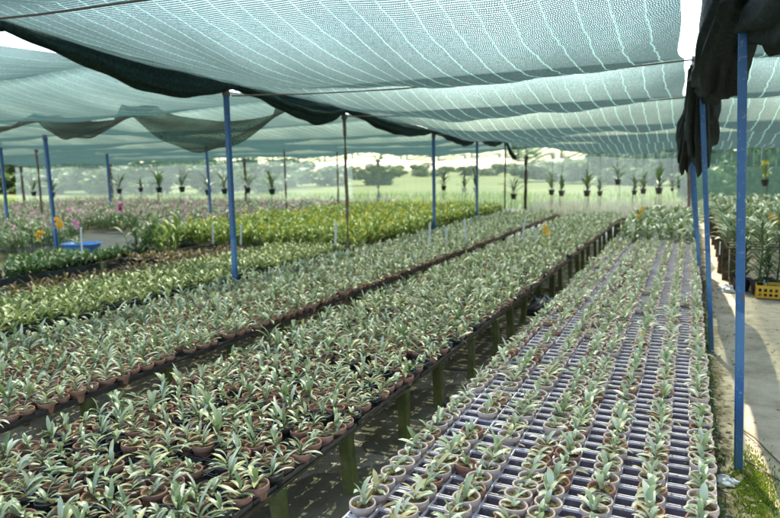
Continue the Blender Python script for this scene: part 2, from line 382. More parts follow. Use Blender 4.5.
def pot_mb(R=.05, H=.075, n=16, soil=True):
    mb = MB()
    mb.lathe([(R * .66, 0), (R * .88, H * .68), (R * .96, H * .70), (R, H * .72), (R * 1.0, H * .97), (R * .98, H), (R * .91, H), (R * .87, H * .93), (R * .84, H * .74)], n)
    mb.disc(R * .66, .001, n)
    return mb
def soil_mb(R=.05, H=.075, mi=0):
    mb = MB(); r = random.Random(3)
    mb.disc(R * .86, H * .80, 12, mi, .5, .006)
    for _ in range(9):
        a = r.uniform(0, 2 * PI); q = R * .7 * math.sqrt(r.random()); s = r.uniform(.004, .009)
        x, y = q * math.cos(a), q * math.sin(a); z = H * .80
        mb.add([(x - s, y - s, z), (x + s, y - s, z), (x + s, y + s, z), (x - s, y + s, z), (x, y, z + s * 1.4)], [(0, 1, 4), (1, 2, 4), (2, 3, 4), (3, 0, 4)], .5, mi)
    return mb
def flower(mb, r, c, R, mi, tint, face=None):
    face = face or Vector((r.uniform(-1, 1), r.uniform(-1.2, .3), r.uniform(-.1, .8))).normalized()
    u = face.cross(Vector((0, 0, 1)));
    if u.length < .01: u = Vector((1, 0, 0))
    u.normalize(); w = u.cross(face); c = Vector(c)
    for j in range(5):
        a = 2 * PI * j / 5 + .3; d = u * math.cos(a) + w * math.sin(a); sd = u * -math.sin(a) + w * math.cos(a)
        mb.add([c, c + d * R * .55 + sd * R * .36 + face * R * .1, c + d * R, c + d * R * .55 - sd * R * .36 + face * R * .1], [(0, 1, 2, 3)], tint + r.uniform(-.15, .15), mi)
    mb.add([c + face * R * .15 + u * R * .2, c + face * R * .5, c + face * R * .15 - u * R * .2, c - w * R * .45 + face * R * .35], [(0, 1, 2, 3)], tint - .3, mi)

def cane_plant(seed, H=.5, canes=6, spread=.10, nl=7, LL=.13, fl=0, fmi=1, lm=0, t0=.5, W=.03, stalk=False):
    """clump of upright canes with alternate leaves; flower clusters at the tips go to a second mesh"""
    r = random.Random(seed); mb = MB(); fb = MB()
    for c in range(canes):
        a = r.uniform(0, 2 * PI); q = spread * math.sqrt(r.random()); h = H * r.uniform(.65, 1.08)
        b = Vector((q * math.cos(a), q * math.sin(a), 0)); ln = Vector((math.cos(a), math.sin(a), 0)) * h * r.uniform(.05, .35)
        pts = [b + ln * (s * s) + Vector((0, 0, h * s)) for s in (0, .35, .7, 1)]
        mb.tube(pts, [.006, .006, .005, .003], 4, lm, .35, False)
        for i in range(nl):
            s = .22 + .75 * (i + r.random() * .6) / nl; p = b + ln * (s * s) + Vector((0, 0, h * s))
            az = a + (PI if i % 2 else 0) + r.uniform(-.9, .9)
            leaf(mb, r, LL * r.uniform(.7, 1.2), W * r.uniform(.8, 1.2), az, math.radians(r.uniform(25, 65)), r.uniform(.3, 1.1), p, t0 + r.uniform(-.35, .35), 3, mi=lm)
        if c < fl:
            tip = pts[-1]
            for _ in range(r.randint(2, 4)):
                o = Vector((r.uniform(-.07, .07), r.uniform(-.07, .07), r.uniform(-.06, .09)))
                flower(fb, r, tip + o, r.uniform(.018, .03), fmi, r.uniform(.2, .9))
    return mb, fb

# ------------------------------------------------------------------ ground and setting
def sheet(name, x0, x1, y0, y1, z, mat, nx=1, ny=1, zf=None):
    mb = MB(); V = []; F = []
    for j in range(ny + 1):
        for i in range(nx + 1):
            x = x0 + (x1 - x0) * i / nx; y = y0 + (y1 - y0) * j / ny
            V.append((x, y, z + (zf(x, y) if zf else 0)))
    for j in range(ny):
        for i in range(nx):
            a = j * (nx + 1) + i; F.append((a, a + 1, a + nx + 2, a + nx + 1))
    mb.add(V, F, .5, 0, True); return mb.build(name, mat)
struct(sheet('ground', -600, 600, -30, 1500, -.02, 'ground'))
struct(sheet('meadow', -600, 600, 26, 1490, -.012, 'meadow'))
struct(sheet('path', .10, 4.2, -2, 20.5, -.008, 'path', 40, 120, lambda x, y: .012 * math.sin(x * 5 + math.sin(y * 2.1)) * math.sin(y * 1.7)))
struct(sheet('aisle', -4.0, .098, -1, 19.2, -.012, 'aisle', 20, 60))
struct(sheet('gravel_path', -15.5, -10.2, 9.3, 13.4, -.006, 'gravel'))
def puddle(cx, cy, rx, ry, seed):
    r = random.Random(seed); n = 44; ph = [r.uniform(0, 6) for _ in range(4)]
    V = []
    for i in range(n):
        a = 2 * PI * i / n; q = 1 + .18 * math.sin(2 * a + ph[0]) + .13 * math.sin(3 * a + ph[1]) + .08 * math.sin(5 * a + ph[2]) + .05 * math.sin(9 * a + ph[3])
        V.append((cx + rx * q * math.cos(a), cy + ry * q * math.sin(a), -.006))
    mb = MB(); mb.add(V, [tuple(range(n))]); struct(mb.build('puddle', 'water'))
for i, a in enumerate([(-1.55, 2.3, .42, .62), (-1.45, 3.9, .46, .80), (-1.5, 5.75, .5, .85), (-1.5, 7.9, .45, 1.1), (-2.95, 4.2, .3, .8), (-2.95, 6.6, .35, 1.1)]): puddle(*a, i)

# hills far away
def hill(cx, cy, w, h, seed):
    r = random.Random(seed); mb = MB(); n = 60; ph = [r.uniform(0, 6) for _ in range(4)]; V = []; F = []
    for i in range(n + 1):
        s = i / n; x = cx - w / 2 + w * s
        z = h * math.sin(PI * s) ** .7 * (.75 + .15 * math.sin(7 * s + ph[0]) + .07 * math.sin(17 * s + ph[1]) + .03 * math.sin(41 * s + ph[2]))
        V += [(x, cy - 60, -1), (x, cy, z), (x, cy + 90, -1)]
    for i in range(n):
        a = i * 3; F += [(a, a + 3, a + 4, a + 1), (a + 1, a + 4, a + 5, a + 2)]
    mb.add(V, F, .5, 0, True); return struct(mb.build('hill', 'hill'))
hill(60, 1250, 620, 11, 3)

# ------------------------------------------------------------------ benches
BZ = .36
def wire_bench(label, x0, x1, y0, y1, top, step, leg_mat='leg', legw=.055, jit=.02, legx=None, first=None, sides=(0, 1)):
    root = thing('plant_bench', ((x0 + x1) / 2, (y0 + y1) / 2, 0), label, 'plant bench')
    cx, cy = root.location.x, root.location.y
    ys = []; y = first if first is not None else y0 + .1
    while y < y1: ys.append(y); y += step * rnd.uniform(.94, 1.06)
    r = random.Random(int(x0 * 10) + 99)
    for sd in sides:
        for y in ys[:50]:
            x = (x0 + .05 if sd == 0 else x1 - .05) + r.uniform(-jit, jit)
            mb = MB(); w = legw * r.uniform(.42, .56); z1 = top - .045; tx, ty = r.uniform(-.02, .02), r.uniform(-.02, .02)
            V = []
            for q, z in enumerate((-.03, .08, .2, z1)):
                ww = w * (1.12, 1.0, .97, 1.0)[q] * r.uniform(.95, 1.05)
                for a, b in ((-1, -1), (1, -1), (1, 1), (-1, 1)): V.append((x - cx + a * ww + tx * (1 - z / z1), y - cy + b * ww + ty * (1 - z / z1), z))
            F = [(i * 4 + j, i * 4 + (j + 1) % 4, i * 4 + 4 + (j + 1) % 4, i * 4 + 4 + j) for i in range(3) for j in range(4)] + [(12, 13, 14, 15)]
            mb.add(V, F); mb.build('leg', leg_mat, root)
    for sd in (0, 1):
        mb = MB(); x = (x0 + .03 if sd == 0 else x1 - .03) - cx
        mb.box(x - .012, x + .012, y0 - cy, y1 - cy, top - .050, top - .038); mb.build('rail', 'wood_dark', root)
    mb = MB()                                    # the crosswise slats and long wires the trays lie on
    yy = y0 + .2
    while yy < y1: mb.box(x0 - cx + .05, x1 - cx - .05, yy - cy - .012, yy - cy + .012, top - .075, top - .060); yy += .33
    for i in range(7):
        x = x0 + .08 + (x1 - x0 - .16) * i / 6 - cx; mb.box(x - .004, x + .004, y0 - cy, y1 - cy, top - .062, top - .053)
    mb.build('wire_deck', 'wood_dark', root)
    return root
wire_bench('long low bench on mossy legs left of the puddles, densely covered with clay pots', -2.75, -1.45, 1.0, 18.0, BZ, .665, first=1.42)
wire_bench('long low bench of clay pots between the dirt strip and the black-edged bench', -4.60, -3.10, 1.0, 18.0, BZ, .68, first=1.2)
wire_bench('low bench under the sparsely filled white trays beside the sandy path', -1.07, .12, 1.0, 17.4, BZ, .7, first=1.3)
wire_bench('bench with black tray edges holding yellow-green arching plants left of the clay pots', -6.60, -4.86, 2.6, 9.1, BZ, .8)
wire_bench('short bench of reddish plants between the yellow bed and the large blue post', -7.95, -6.63, 6.8, 9.08, BZ, .8)
wire_bench('very low bed bench of dark green upright plants before the blue tub', -9.5, -8.72, 4.4, 8.8, .14, .9)
wire_bench('bench with leaning dark legs right of the sandy path, crowded with tall silvery orchids', .44, 2.5, 9.4, 18.6, .56, .62, 'wood_dark', .075, .05)

# trays ---------------------------------------------------------------
def tray_mesh(name, nx, ny, p, mat, inner, depth=.045, slit=True):
    mb = MB(); w = nx * p; l = ny * p; b = .0023
    for i in range(nx + 1):
        x = i * p - w / 2
        hw = b * (1.5 if i in (0, nx) else 1.)
        mb.box(x - hw, x + hw, -l / 2, l / 2, -.012, 0)
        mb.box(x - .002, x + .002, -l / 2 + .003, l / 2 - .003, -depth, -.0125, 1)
    for j in range(ny + 1):
        y = j * p - l / 2
        offs = (-.0075, .0075) if slit and 0 < j < ny else (0,)
        for o in offs:
            for i in range(nx):
                x0 = i * p - w / 2 + b * 1.5; x1 = (i + 1) * p - w / 2 - b * 1.5
                mb.box(x0, x1, y + o - b, y + o + b, -.011, -.0015)
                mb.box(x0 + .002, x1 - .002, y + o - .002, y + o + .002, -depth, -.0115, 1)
    for i in range(0, nx):                       # criss-cross floor of each cell
        for j in range(ny):
            x = (i + .5) * p - w / 2; y = (j + .5) * p - l / 2
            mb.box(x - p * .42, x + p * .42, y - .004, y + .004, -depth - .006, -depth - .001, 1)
    return mesh_from(name, [(mb.template(), None, 0, None)], [mat, inner])
TP = .0862
white_me = tray_mesh('white_tray_mesh', 7, 8, TP, 'tray_white', 'tray_inner')
TX = [.130 - 3.5 * TP, .125 - 3.5 * TP - 7 * TP - .012]
TY0 = 1.335; TL = 8 * TP + .012
NT = 14
for c, x in enumerate(TX):
    for j in range(NT):
        o = link('seedling_tray', white_me); o.location = (x + rnd.uniform(-.004, .004), TY0 + TL * (j + .5), BZ + rnd.uniform(-.005, .005)); o.rotation_euler = (rnd.uniform(-.012, .012), rnd.uniform(-.010, .010), rnd.uniform(-.016, .016))
        tag(o, f"white slotted plastic tray, {ordn(j)} from the near end of the {'path-side' if c == 0 else 'puddle-side'} line", 'plant tray', 'white slotted trays beside the path')
P2 = .105; P3 = .106
b2_me = tray_mesh('black_tray_mesh', 6, 8, P2, 'tray_black', 'tray_black', .022)
b3_me = tray_mesh('black_tray_mesh', 7, 8, P3, 'tray_black', 'tray_black', .022)
for (xs, me, L, where, ny) in (((-1.475 - 3 * P2, -1.475 - 9 * P2 - .01), b2_me, 8 * P2 + .014, 'puddle-side bench', 19), ((-3.12 - 3.5 * P3, -3.12 - 10.5 * P3 - .01), b3_me, 8 * P3 + .014, 'dirt-strip bench', 19)):
    for c, x in enumerate(xs):
        for j in range(ny):
            y = 1.05 + L * (j + .5)
            o = link('pot_tray', me); o.location = (x, y, BZ - .008 + rnd.uniform(-.004, .004)); o.rotation_euler = (rnd.uniform(-.012, .012), rnd.uniform(-.012, .012) + (.02 if c == 0 else 0), rnd.uniform(-.012, .012))
            tag(o, f"black plastic pot tray, {ordn(j)} from near end, {'edge' if c == 0 else 'inner'} line, {where}", 'plant tray', 'black plastic pot trays')

# ------------------------------------------------------------------ potted plants on the benches
CAM = Vector((0, 0, 1.6))
yaw, pitch, roll = math.radians(24.8), math.radians(7.8), math.radians(1.0)
FWD = Vector((-math.sin(yaw) * math.cos(pitch), math.cos(yaw) * math.cos(pitch), -math.sin(pitch)))
RT0 = Vector((math.cos(yaw), math.sin(yaw), 0)); UP0 = RT0.cross(FWD)
RT = RT0 * math.cos(roll) - UP0 * math.sin(roll); UP = UP0 * math.cos(roll) + RT0 * math.sin(roll)
def in_view(p, m=.015):
    d = Vector(p) - CAM; z = d.dot(FWD)
    if z < .3: return False
    return abs(d.dot(RT) / z) < .6 + m and abs(d.dot(UP) / z) < .3985 + m

fans = [orchid_fan(100 + i, .080 if i % 4 else .102, .0165, (7, 12), 0, .66, .32, .05) for i in range(18)]
fan_t = []
for f in fans:
    t = f.template(); t['m'] = t['m'] + 3; fan_t.append(t)
fan_me = [mesh_from('foliage', [(f.template(), None, 0, None)], 'leaf') for f in fans]
pot_t = pot_mb(.049, .075, 10).template()
soil_t = soil_mb(.049, .075, 3 - 1 + 0).template()   # slot 2 in the mass mesh
pot_me = {c: mesh_from('pot', [(pot_mb(.049, .075, 20).template(), None, 0, None)], c) for c in ('terracotta', 'black_plastic', 'brown_clay', 'pale_clay')}
soil_me = mesh_from('soil', [(soil_mb(.049, .075).template(), None, 0, None)], 'soil')
spots = []
for (xr, p, ncol, y0, y1, bench, bname) in ((-1.475, P2, 12, 1.08, 17.3, 2, 'puddle-side bench'), (-3.12, P3, 14, 1.08, 17.6, 3, 'dirt-strip bench')):
    for c in range(ncol):
        n = int((y1 - y0) / p)
        for j in range(n):
            if rnd.random() < (.05 if bench == 2 else .03): continue
            x = xr - (c + .5) * p - (.01 if c >= ncol // 2 else 0) + rnd.uniform(-.013, .013); y = y0 + (j + .5) * p + rnd.uniform(-.013, .013)
            if c == 0: x += .012
            spots.append((x, y, bench, c, j, bname))
spots = [s for s in spots if in_view((s[0], s[1], .45), .22)]
spots.sort(key=lambda s: (Vector((s[0], s[1], .42)) - CAM).length)
near = []; rest = []
for s in spots:
    (near if len(near) < 300 and in_view((s[0], s[1], .44), -.01) else rest).append(s)
def pot_kind(s):
    q = rnd.random()
    if s[2] == 2: return 'terracotta' if q < .45 else ('brown_clay' if q < .75 else 'black_plastic')
    return 'terracotta' if q < .4 else 'brown_clay'
KN = {'terracotta': 'terracotta', 'brown_clay': 'brown clay', 'black_plastic': 'black plastic', 'pale_clay': 'pale clay'}
for s in near:
    k = pot_kind(s)
    o = thing('potted_orchid', (s[0], s[1], BZ - .057 + rnd.uniform(0, .008)),
              f"orchid in {KN[k]} pot, {ordn(s[4])} along {ordn(s[3])} row from right edge, {s[5]}", 'potted plant', 'young orchids in small pots on the low benches', rnd.uniform(0, 6.28), rnd.uniform(.92, 1.06))
    o.rotation_euler = (rnd.uniform(-.08, .08), rnd.uniform(-.08, .08), rnd.uniform(0, 6.28))
    link('pot', pot_me[k], o)
    if s[1] < 3.2: link('soil', soil_me, o)
    f = link('foliage', rnd.choice(fan_me), o); f.location = (0, 0, .058); q = rnd.uniform(.7, 1.25); f.scale = (q, q, q * rnd.uniform(.7, 1.1))
items = []
for s in rest:
    k = pot_kind(s); mo = {'terracotta': 0, 'brown_clay': 4, 'black_plastic': 1}[k]
    mx = xf(s[0], s[1], BZ - .055, rnd.uniform(0, 6.28), rnd.uniform(.92, 1.06), rnd.uniform(-.08, .08), rnd.uniform(-.08, .08))
    items.append((pot_t, mx, 0, mo)); items.append((soil_t, mx, 0, 2))
    items.append((rnd.choice(fan_t), mx @ Matrix.Translation((0, 0, .058)) @ Matrix.Scale(rnd.uniform(.75, 1.35), 4), rnd.gauss(0, .12), 3))
o = stuff(link('distant_pots', mesh_from('distant_pots', items, ['terracotta', 'black_plastic', 'soil', 'leaf', 'brown_clay'])))
o['label'] = 'hundreds of small pots of silvery strap-leaved plants merging into the distance'; o['category'] = 'potted plants'

# seedlings in the white trays
sfans = [orchid_fan(300 + i, .072 if i % 3 else .095, .019, (4, 8), 0, .60, .28, .04) for i in range(15)]
sfan_t = []
for f in sfans:
    t = f.template(); t['m'] = t['m'] + 3; sfan_t.append(t)
sfan_me = [mesh_from('foliage', [(f.template(), None, 0, None)], 'leaf_small') for f in sfans]
SR = .0515; SH = .072
spot_me = {c: mesh_from('pot', [(pot_mb(SR, SH, 20).template(), None, 0, None)], c) for c in ('terracotta', 'pale_clay')}
ssoil_me = mesh_from('soil', [(soil_mb(SR, SH).template(), None, 0, None)], 'soil')
spot_t = pot_mb(SR, SH, 10).template(); ssoil_t = soil_mb(SR, SH, 2).template()
ss = []
for c in range(2):
    for col in (0, 2, 4, 6):
        for j in range(NT * 8):
            ty, k = divmod(j, 8)
            if rnd.random() < .05 + (.10 if c == 1 and col in (2, 4) else 0): continue
            x = TX[c] + (3 - col) * TP + rnd.uniform(-.006, .006); y = TY0 + TL * ty + .006 + (k + .5) * TP + rnd.uniform(-.006, .006)
            ss.append((x, y, c, col // 2, ty, k))
    for col in (1, 3, 5):                       # strays in the otherwise empty columns of the left line
        for j in range(NT * 8):
            if c == 1 and j > 26 and rnd.random() < .30 and col != 3 or rnd.random() < .015:
                ty, k = divmod(j, 8); ss.append((TX[c] + (3 - col) * TP, TY0 + TL * ty + .006 + (k + .5) * TP, c, col + 10, ty, k))
ss = [s for s in ss if in_view((s[0], s[1], .42), .22)]
ss.sort(key=lambda s: (Vector((s[0], s[1], .4)) - CAM).length)
near = []; rest = []
for s in ss: (near if len(near) < 300 and in_view((s[0], s[1], .40), -.01) else rest).append(s)
for s in near:
    k = 'pale_clay' if rnd.random() < .84 else 'terracotta'
    row = f"{ordn(s[3] + (0 if s[2] == 0 else 4))} filled row" if s[3] < 10 else f"{ordn((s[3] - 10) // 2 + (0 if s[2] == 0 else 3))} gap row"
    o = thing('potted_seedling', (s[0], s[1], BZ - .038 + rnd.uniform(0, .006)),
              f"seedling in {KN[k]} pot, {ordn(s[5])} place of {ordn(s[4])} white tray, {row} from path", 'potted seedling', 'small seedlings in the white trays', rnd.uniform(0, 6.28), rnd.uniform(.94, 1.04))
    o.rotation_euler = (rnd.uniform(-.07, .07), rnd.uniform(-.07, .07), rnd.uniform(0, 6.28))
    link('pot', spot_me[k], o); link('soil', ssoil_me, o)
    f = link('foliage', rnd.choice(sfan_me), o); f.location = (0, 0, .054); q = rnd.uniform(.6, 1.35); f.scale = (q, q, q * rnd.uniform(.8, 1.2))
items = []
for s in rest:
    mx = xf(s[0], s[1], BZ - .036, rnd.uniform(0, 6.28), rnd.uniform(.94, 1.04), rnd.uniform(-.07, .07), rnd.uniform(-.07, .07))
    items.append((spot_t, mx, 0, 0 if rnd.random() < .84 else 1)); items.append((ssoil_t, mx, 0, 2))
    items.append((rnd.choice(sfan_t), mx @ Matrix.Translation((0, 0, .054)) @ Matrix.Scale(rnd.uniform(.75, 1.3), 4), rnd.gauss(0, .08), 3))
o = stuff(link('distant_seedlings', mesh_from('distant_seedlings', items, ['pale_clay', 'terracotta', 'soil', 'leaf_small'])))
o['label'] = 'far rows of small seedlings in pale pots on the white trays'; o['category'] = 'potted seedlings'

# ------------------------------------------------------------------ other beds
def scatter(name, label_f, cat, group, pts, variants, mats, zbase, scale=(.85, 1.15), limit=200, mass=None, split=True, pot=None):
    """nearest LIMIT plants as things (> foliage, flowers, pot), the rest as one stuff mesh"""
    pts = [p for p in pts if in_view((p[0], p[1], zbase + .2), .30)]
    pts.sort(key=lambda p: (Vector((p[0], p[1], zbase)) - CAM).length)
    mes = []
    for mb, fb in variants:
        a = mesh_from('foliage', [(mb.template(), None, 0, None)], mats[0])
        t2 = None
        if fb is not None and fb.v:
            tt = fb.template(); tt['m'] = tt['m'] * 0; t2 = mesh_from('flowers', [(tt, None, 0, None)], mats[1])
        mes.append((a, t2))
    n_in = 0; items = []
    for p in pts:
        v = rnd.randrange(len(variants)); s = rnd.uniform(*scale); rz = rnd.uniform(0, 6.28)
        if n_in < limit and in_view((p[0], p[1], zbase + .25), -.01):
            n_in += 1
            o = thing(name, (p[0], p[1], zbase), label_f(p), cat, group, rz, s)
            link('foliage', mes[v][0], o).location = (0, 0, .06 if pot else 0)
            if mes[v][1]: link('flowers', mes[v][1], o).location = (0, 0, .06 if pot else 0)
            if pot: link('pot', pot, o)
        else:
            mx = xf(p[0], p[1], zbase + (.06 if pot else 0), rz, s)
            T = variants[v][0].template(); items.append((variants[v][0].__dict__.setdefault('_t', T), mx, rnd.gauss(0, .08), None))
            if variants[v][1] is not None and variants[v][1].v: items.append((variants[v][1].__dict__.setdefault('_t', variants[v][1].template()), mx, 0, None))
            if pot: items.append((BPOT, mx @ Matrix.Translation((0, 0, -.06)), 0, 2))
    if items and mass:
        o = stuff(link(mass[0], mesh_from(mass[0], items, list(mats) + (['black_plastic'] if pot else [])))); o['label'] = mass[1]; o['category'] = mass[2]
bpm = MB(); bpm.lathe([(.04, 0), (.055, .085), (.058, .09), (.052, .09), (.048, .07)], 9); bpm.disc(.05, .07, 9)
BPOT = bpm.template(); BPOT_me = mesh_from('pot', [(BPOT, None, 0, None)], 'black_plastic')
def grid(x0, x1, y0, y1, dx, dy, j=.25, f=None):
    P = []; c = 0; x = x0
    nx = int((x1 - x0) / dx) + 1; ny = int((y1 - y0) / dy) + 1
    for b in range(ny):
        for a in range(nx):
            q = (x1 - a * dx + rnd.uniform(-j, j) * dx, y0 + b * dy + rnd.uniform(-j, j) * dy, a, b)
            if f is None or f(q): P.append(q)
    return P
# arching yellow-green plants in black pots
def arch_plant(seed, L=.165, W=.027, mi=0, t0=.55):
    r = random.Random(seed); mb = MB(); n = r.randint(8, 11)
    for i in range(n):
        q = i / n
        leaf(mb, r, L * r.uniform(.7, 1.1), W * r.uniform(.8, 1.15), 2.4 * i + r.uniform(-.3, .3), math.radians(25 + 50 * q), r.uniform(.7, 1.6), (0, 0, .01 * q), t0 + r.uniform(-.35, .35), 4, mi=mi)
    return mb
br = [(arch_plant(500 + i), None) for i in range(8)]
scatter('arching_plant', lambda p: f"arching yellow-green plant in black pot, {ordn(p[3])} along the {ordn(p[2])} row from the black edge", 'potted plant', 'arching plants on the black-edged bench',
        grid(-6.0, -4.92, 2.9, 9.0, .12, .12), br, ['leaf_yellowgreen', 'leaf_yellowgreen'], .30, limit=240, pot=BPOT_me, mass=('distant_arching_plants', 'far yellow-green plants at the end of the black-edged bench', 'potted plants'))
rd = [(orchid_fan(560 + i, .12, .03, (6, 9), 0, .5, .4, .1), None) for i in range(6)]
scatter('reddish_plant', lambda p: f"small reddish-brown plant, {ordn(p[3])} along the {ordn(p[2])} row between arching and dark upright plants", 'potted plant', 'reddish plants on the black-edged bench',
        grid(-7.9, -6.12, 3.6, 9.0, .12, .12, .25, lambda q: q[0] > -6.56 or q[1] > 6.9), rd, ['leaf_red', 'leaf_red'], .30, limit=180, pot=BPOT_me)
# dark upright plants of the back bench
dk = [cane_plant(600 + i, .17, 5, .05, 4, .12, 0, 1, 0, .5, .034) for i in range(6)]
scatter('upright_plant', lambda p: f"dark green upright plant, {ordn(p[3])} along the {ordn(p[2])} row of the low bed by the tub", 'potted plant', 'dark upright plants on the low bed',
        grid(-10.0, -8.8, 4.5, 8.7, .14, .14, .25, lambda q: q[1] < 7.9 or q[0] > -9.3), dk, ['leaf_dark', 'leaf_dark'], .085, limit=240, pot=BPOT_me)
# black tray edges of those benches
for (x, y0, y1, z, lab) in ((-4.84, 2.6, 9.1, .30, 'row of black plastic pot edging along the bench of arching plants'), (-8.72, 4.4, 8.8, .09, 'row of black plastic edging along the low bed of dark upright plants')):
    mb = MB(); y = y0; r = random.Random(int(y1 * 10))
    while y < y1:
        l = r.uniform(.36, .46); mb.add([(x - .02, y, z + .03), (x + r.uniform(.0, .02), y, z + .085), (x + r.uniform(.0, .02), y + l, z + .085), (x - .02, y + l, z + .03), (x + .02, y, z - .02), (x + .02, y + l, z - .02), (x - .06, y, z + .08), (x - .06, y + l, z + .08)],
               [(4, 5, 2, 1), (1, 2, 7, 6), (0, 1, 6), (2, 3, 7), (0, 6, 7, 3)]); y += l + .01
    tag(mb.build('tray_edging', 'tray_black'), lab, 'tray edging')
# yellow flowered bed
ye = [cane_plant(700 + i, .30, 8, .13, 6, .14, r_, 1, 0, .55, .03) for i, r_ in enumerate((3, 1, 1, 0, 3, 1, 1, 0))]
def yel(q):
    return q[1] > 9.0 + .0 * q[0] and q[0] < -4.9
scatter('yellow_orchid', lambda p: f"leafy orchid clump of the yellow bed, {ordn(p[3])} row from front, {ordn(p[2])} from the right", 'orchid', 'orchids of the yellow-flowered bed',
        grid(-9.6, -4.95, 9.3, 18.3, .235, .25, .35, yel), ye, ['leaf_bed', 'yellow'], .30, limit=200, mass=('distant_yellow_orchids', 'far part of the yellow-flowered orchid bed', 'orchids'))
wire_bench('bench under the yellow-flowered orchids with a black front rail', -9.7, -4.80, 9.2, 18.4, .33, 1.2, 'wood_dark')
mb = MB()
for seg in range(10):
    y = 9.2 + seg * .92; mb.box(-4.80, -4.772, y, y + .905, .20, .32 + .02 * (seg % 3))
tag(mb.build('tray_edging', 'tray_black'), 'black plastic edging along the side of the yellow-flowered bed', 'tray edging')
mb = MB()
for seg in range(6):
    x = -9.7 + seg * .81; mb.box(x, x + .795, 9.165, 9.19, .16, .31 + .015 * (seg % 2))
tag(mb.build('tray_edging', 'tray_black'), 'black plastic edging along the front of the yellow-flowered bed', 'tray edging')
# pink and white flowered bed on the left
pk = [cane_plant(800 + i, .50, 7, .17, 6, .17, r_, 1, 0, .55, .035) for i, r_ in enumerate((6, 4, 4, 1, 3, 0))]
def pinkf(q):
    x, y = q[0], q[1]
    return not (abs((x + 11.2) * .695 + (y - 10) * .719) < .8 and 9.3 < y < 13.2) and x < -9.75 and not (x > -12.1 and y < 9.9)
scatter('pink_orchid', lambda p: f"pale-leaved orchid clump of the pink bed, {ordn(p[3])} row from front, {ordn(p[2])} from the right", 'orchid', 'orchids of the pink-flowered bed',
        grid(-26, -9.8, 7.6, 22.0, .36, .36, .4, pinkf), pk, ['leaf_pale', 'pink'], .06, limit=200, scale=(.8, 1.1), mass=('distant_pink_orchids', 'far part of the pink-flowered orchid bed', 'orchids'))
# tall silvery orchids: beyond the white trays and on the right bench
ta = [(orchid_fan(900 + i, .26, .034, (9, 13), 0, .55, .3, .03), None) for i in range(6)]
def tall_fan(seed):
    r = random.Random(seed); mb = MB(); h = r.uniform(.16, .3); a0 = r.uniform(0, PI)
    mb.tube([(0, 0, 0), (0, 0, h)], .008, 5, 0, .3, False)
    for i in range(r.randint(9, 13)):
        z = h * i / 12
        leaf(mb, r, r.uniform(.17, .27), .034, a0 + (PI if i % 2 else 0) + r.uniform(-.5, .5), math.radians(r.uniform(30, 65)), r.uniform(.6, 1.5), (0, 0, z), .52 + r.uniform(-.35, .35), 4)
    return mb
tl = [(tall_fan(950 + i), None) for i in range(8)]
scatter('tall_orchid', lambda p: f"tall silvery orchid beyond the white trays, {ordn(p[3])} row from front, {ordn(p[2])} from the path", 'orchid', 'tall orchids at the far end of the tray bench',
        grid(-1.12, .06, 11.2, 17.2, .17, .19), tl, ['leaf', 'leaf'], .34, limit=130, mass=('distant_tall_orchids', 'farthest tall silvery orchids beyond the white trays', 'orchids'))
scatter('silver_orchid', lambda p: f"tall silvery orchid on the right-hand bench, {ordn(p[3])} row from front, {ordn(p[2])} from the right", 'orchid', 'tall orchids on the bench right of the path',
        grid(.50, 2.6, 9.5, 18.4, .19, .22), tl, ['leaf', 'leaf'], .56, limit=180, mass=('distant_silver_orchids', 'farthest tall orchids on the bench right of the path', 'orchids'))

# big leafy plants in front of the right bench and at the corner of the yellow bed
def big_strap(name, x, y, h, seed, label, mat='leaf_dark', pot=True, s=1.):
    r = random.Random(seed); o = thing(name, (x, y, 0), label, 'plant')
    mb = MB(); a0 = r.uniform(0, PI)
    mb.tube([(0, 0, .1), (.02, 0, h * .6), (0, .02, h)], [.014, .012, .008], 6, 0, .25, False)
    n = int(h / .02)
    for i in range(n):
        z = .15 + (h - .15) * i / n
        leaf(mb, r, r.uniform(.2, .3), .03, a0 + (PI if i % 2 else 0) + r.uniform(-.5, .5), math.radians(r.uniform(30, 60)), r.uniform(.5, 1.3), (0, 0, z), .55 + r.uniform(-.35, .4), 4)
    mb.build('foliage', mat, o)
    pb = MB(); pb.lathe([(.07, 0), (.10, .15), (.105, .16), (.095, .16), (.09, .13)], 16); pb.disc(.092, .13, 16); pb.build('pot', 'black_plastic', o)
    return o
big_strap('strap_plant', .82, 9.12, .92, 1, 'tallest dark strap-leaved plant in front of right-hand bench, behind the front blue post', 'leaf_dark')
big_strap('strap_plant', 1.02, 9.22, .72, 2, 'dark strap-leaved plant just behind the yellow crate', 'leaf_dark')
big_strap('strap_plant', .66, 9.30, .62, 3, 'shorter dark strap-leaved plant at the near corner of the right-hand bench', 'leaf_dark')
big_strap('strap_plant', 1.22, 9.2, .8, 4, 'dark strap-leaved plant behind the right end of yellow crate', 'leaf_dark')
big_strap('strap_plant', .60, 9.45, .80, 5, 'dark strap-leaved plant between the first bench legs right of the path')
big_strap('strap_plant', 1.40, 9.0, .88, 6, 'dark strap-leaved plant at the right picture edge beside the crate')
big_strap('strap_plant', .92, 9.36, .55, 7, 'low dark strap-leaved plant behind the left end of yellow crate')
for i, (x, y, lab) in enumerate(((-8.75, 8.55, 'bushy dark leafy plant left in the clump beside the blue tub'), (-8.35, 8.7, 'bushy dark leafy plant right in the clump beside the yellow bed'), (-8.6, 9.0, 'bushy dark leafy plant at the back of the clump beside the yellow bed'))):
    a, b = cane_plant(1200 + i, .82, 11, .22, 8, .22, 0, 1, 0, .5, .05)
    o = thing('leafy_shrub', (x, y, 0), lab, 'shrub'); a.build('foliage', 'leaf_dark' if i != 1 else 'leaf_bed', o)
    pb = MB(); pb.lathe([(.14, 0), (.2, .26), (.21, .28), (.19, .28), (.18, .22)], 16); pb.disc(.185, .22, 16); pb.build('pot', 'black_plastic', o)
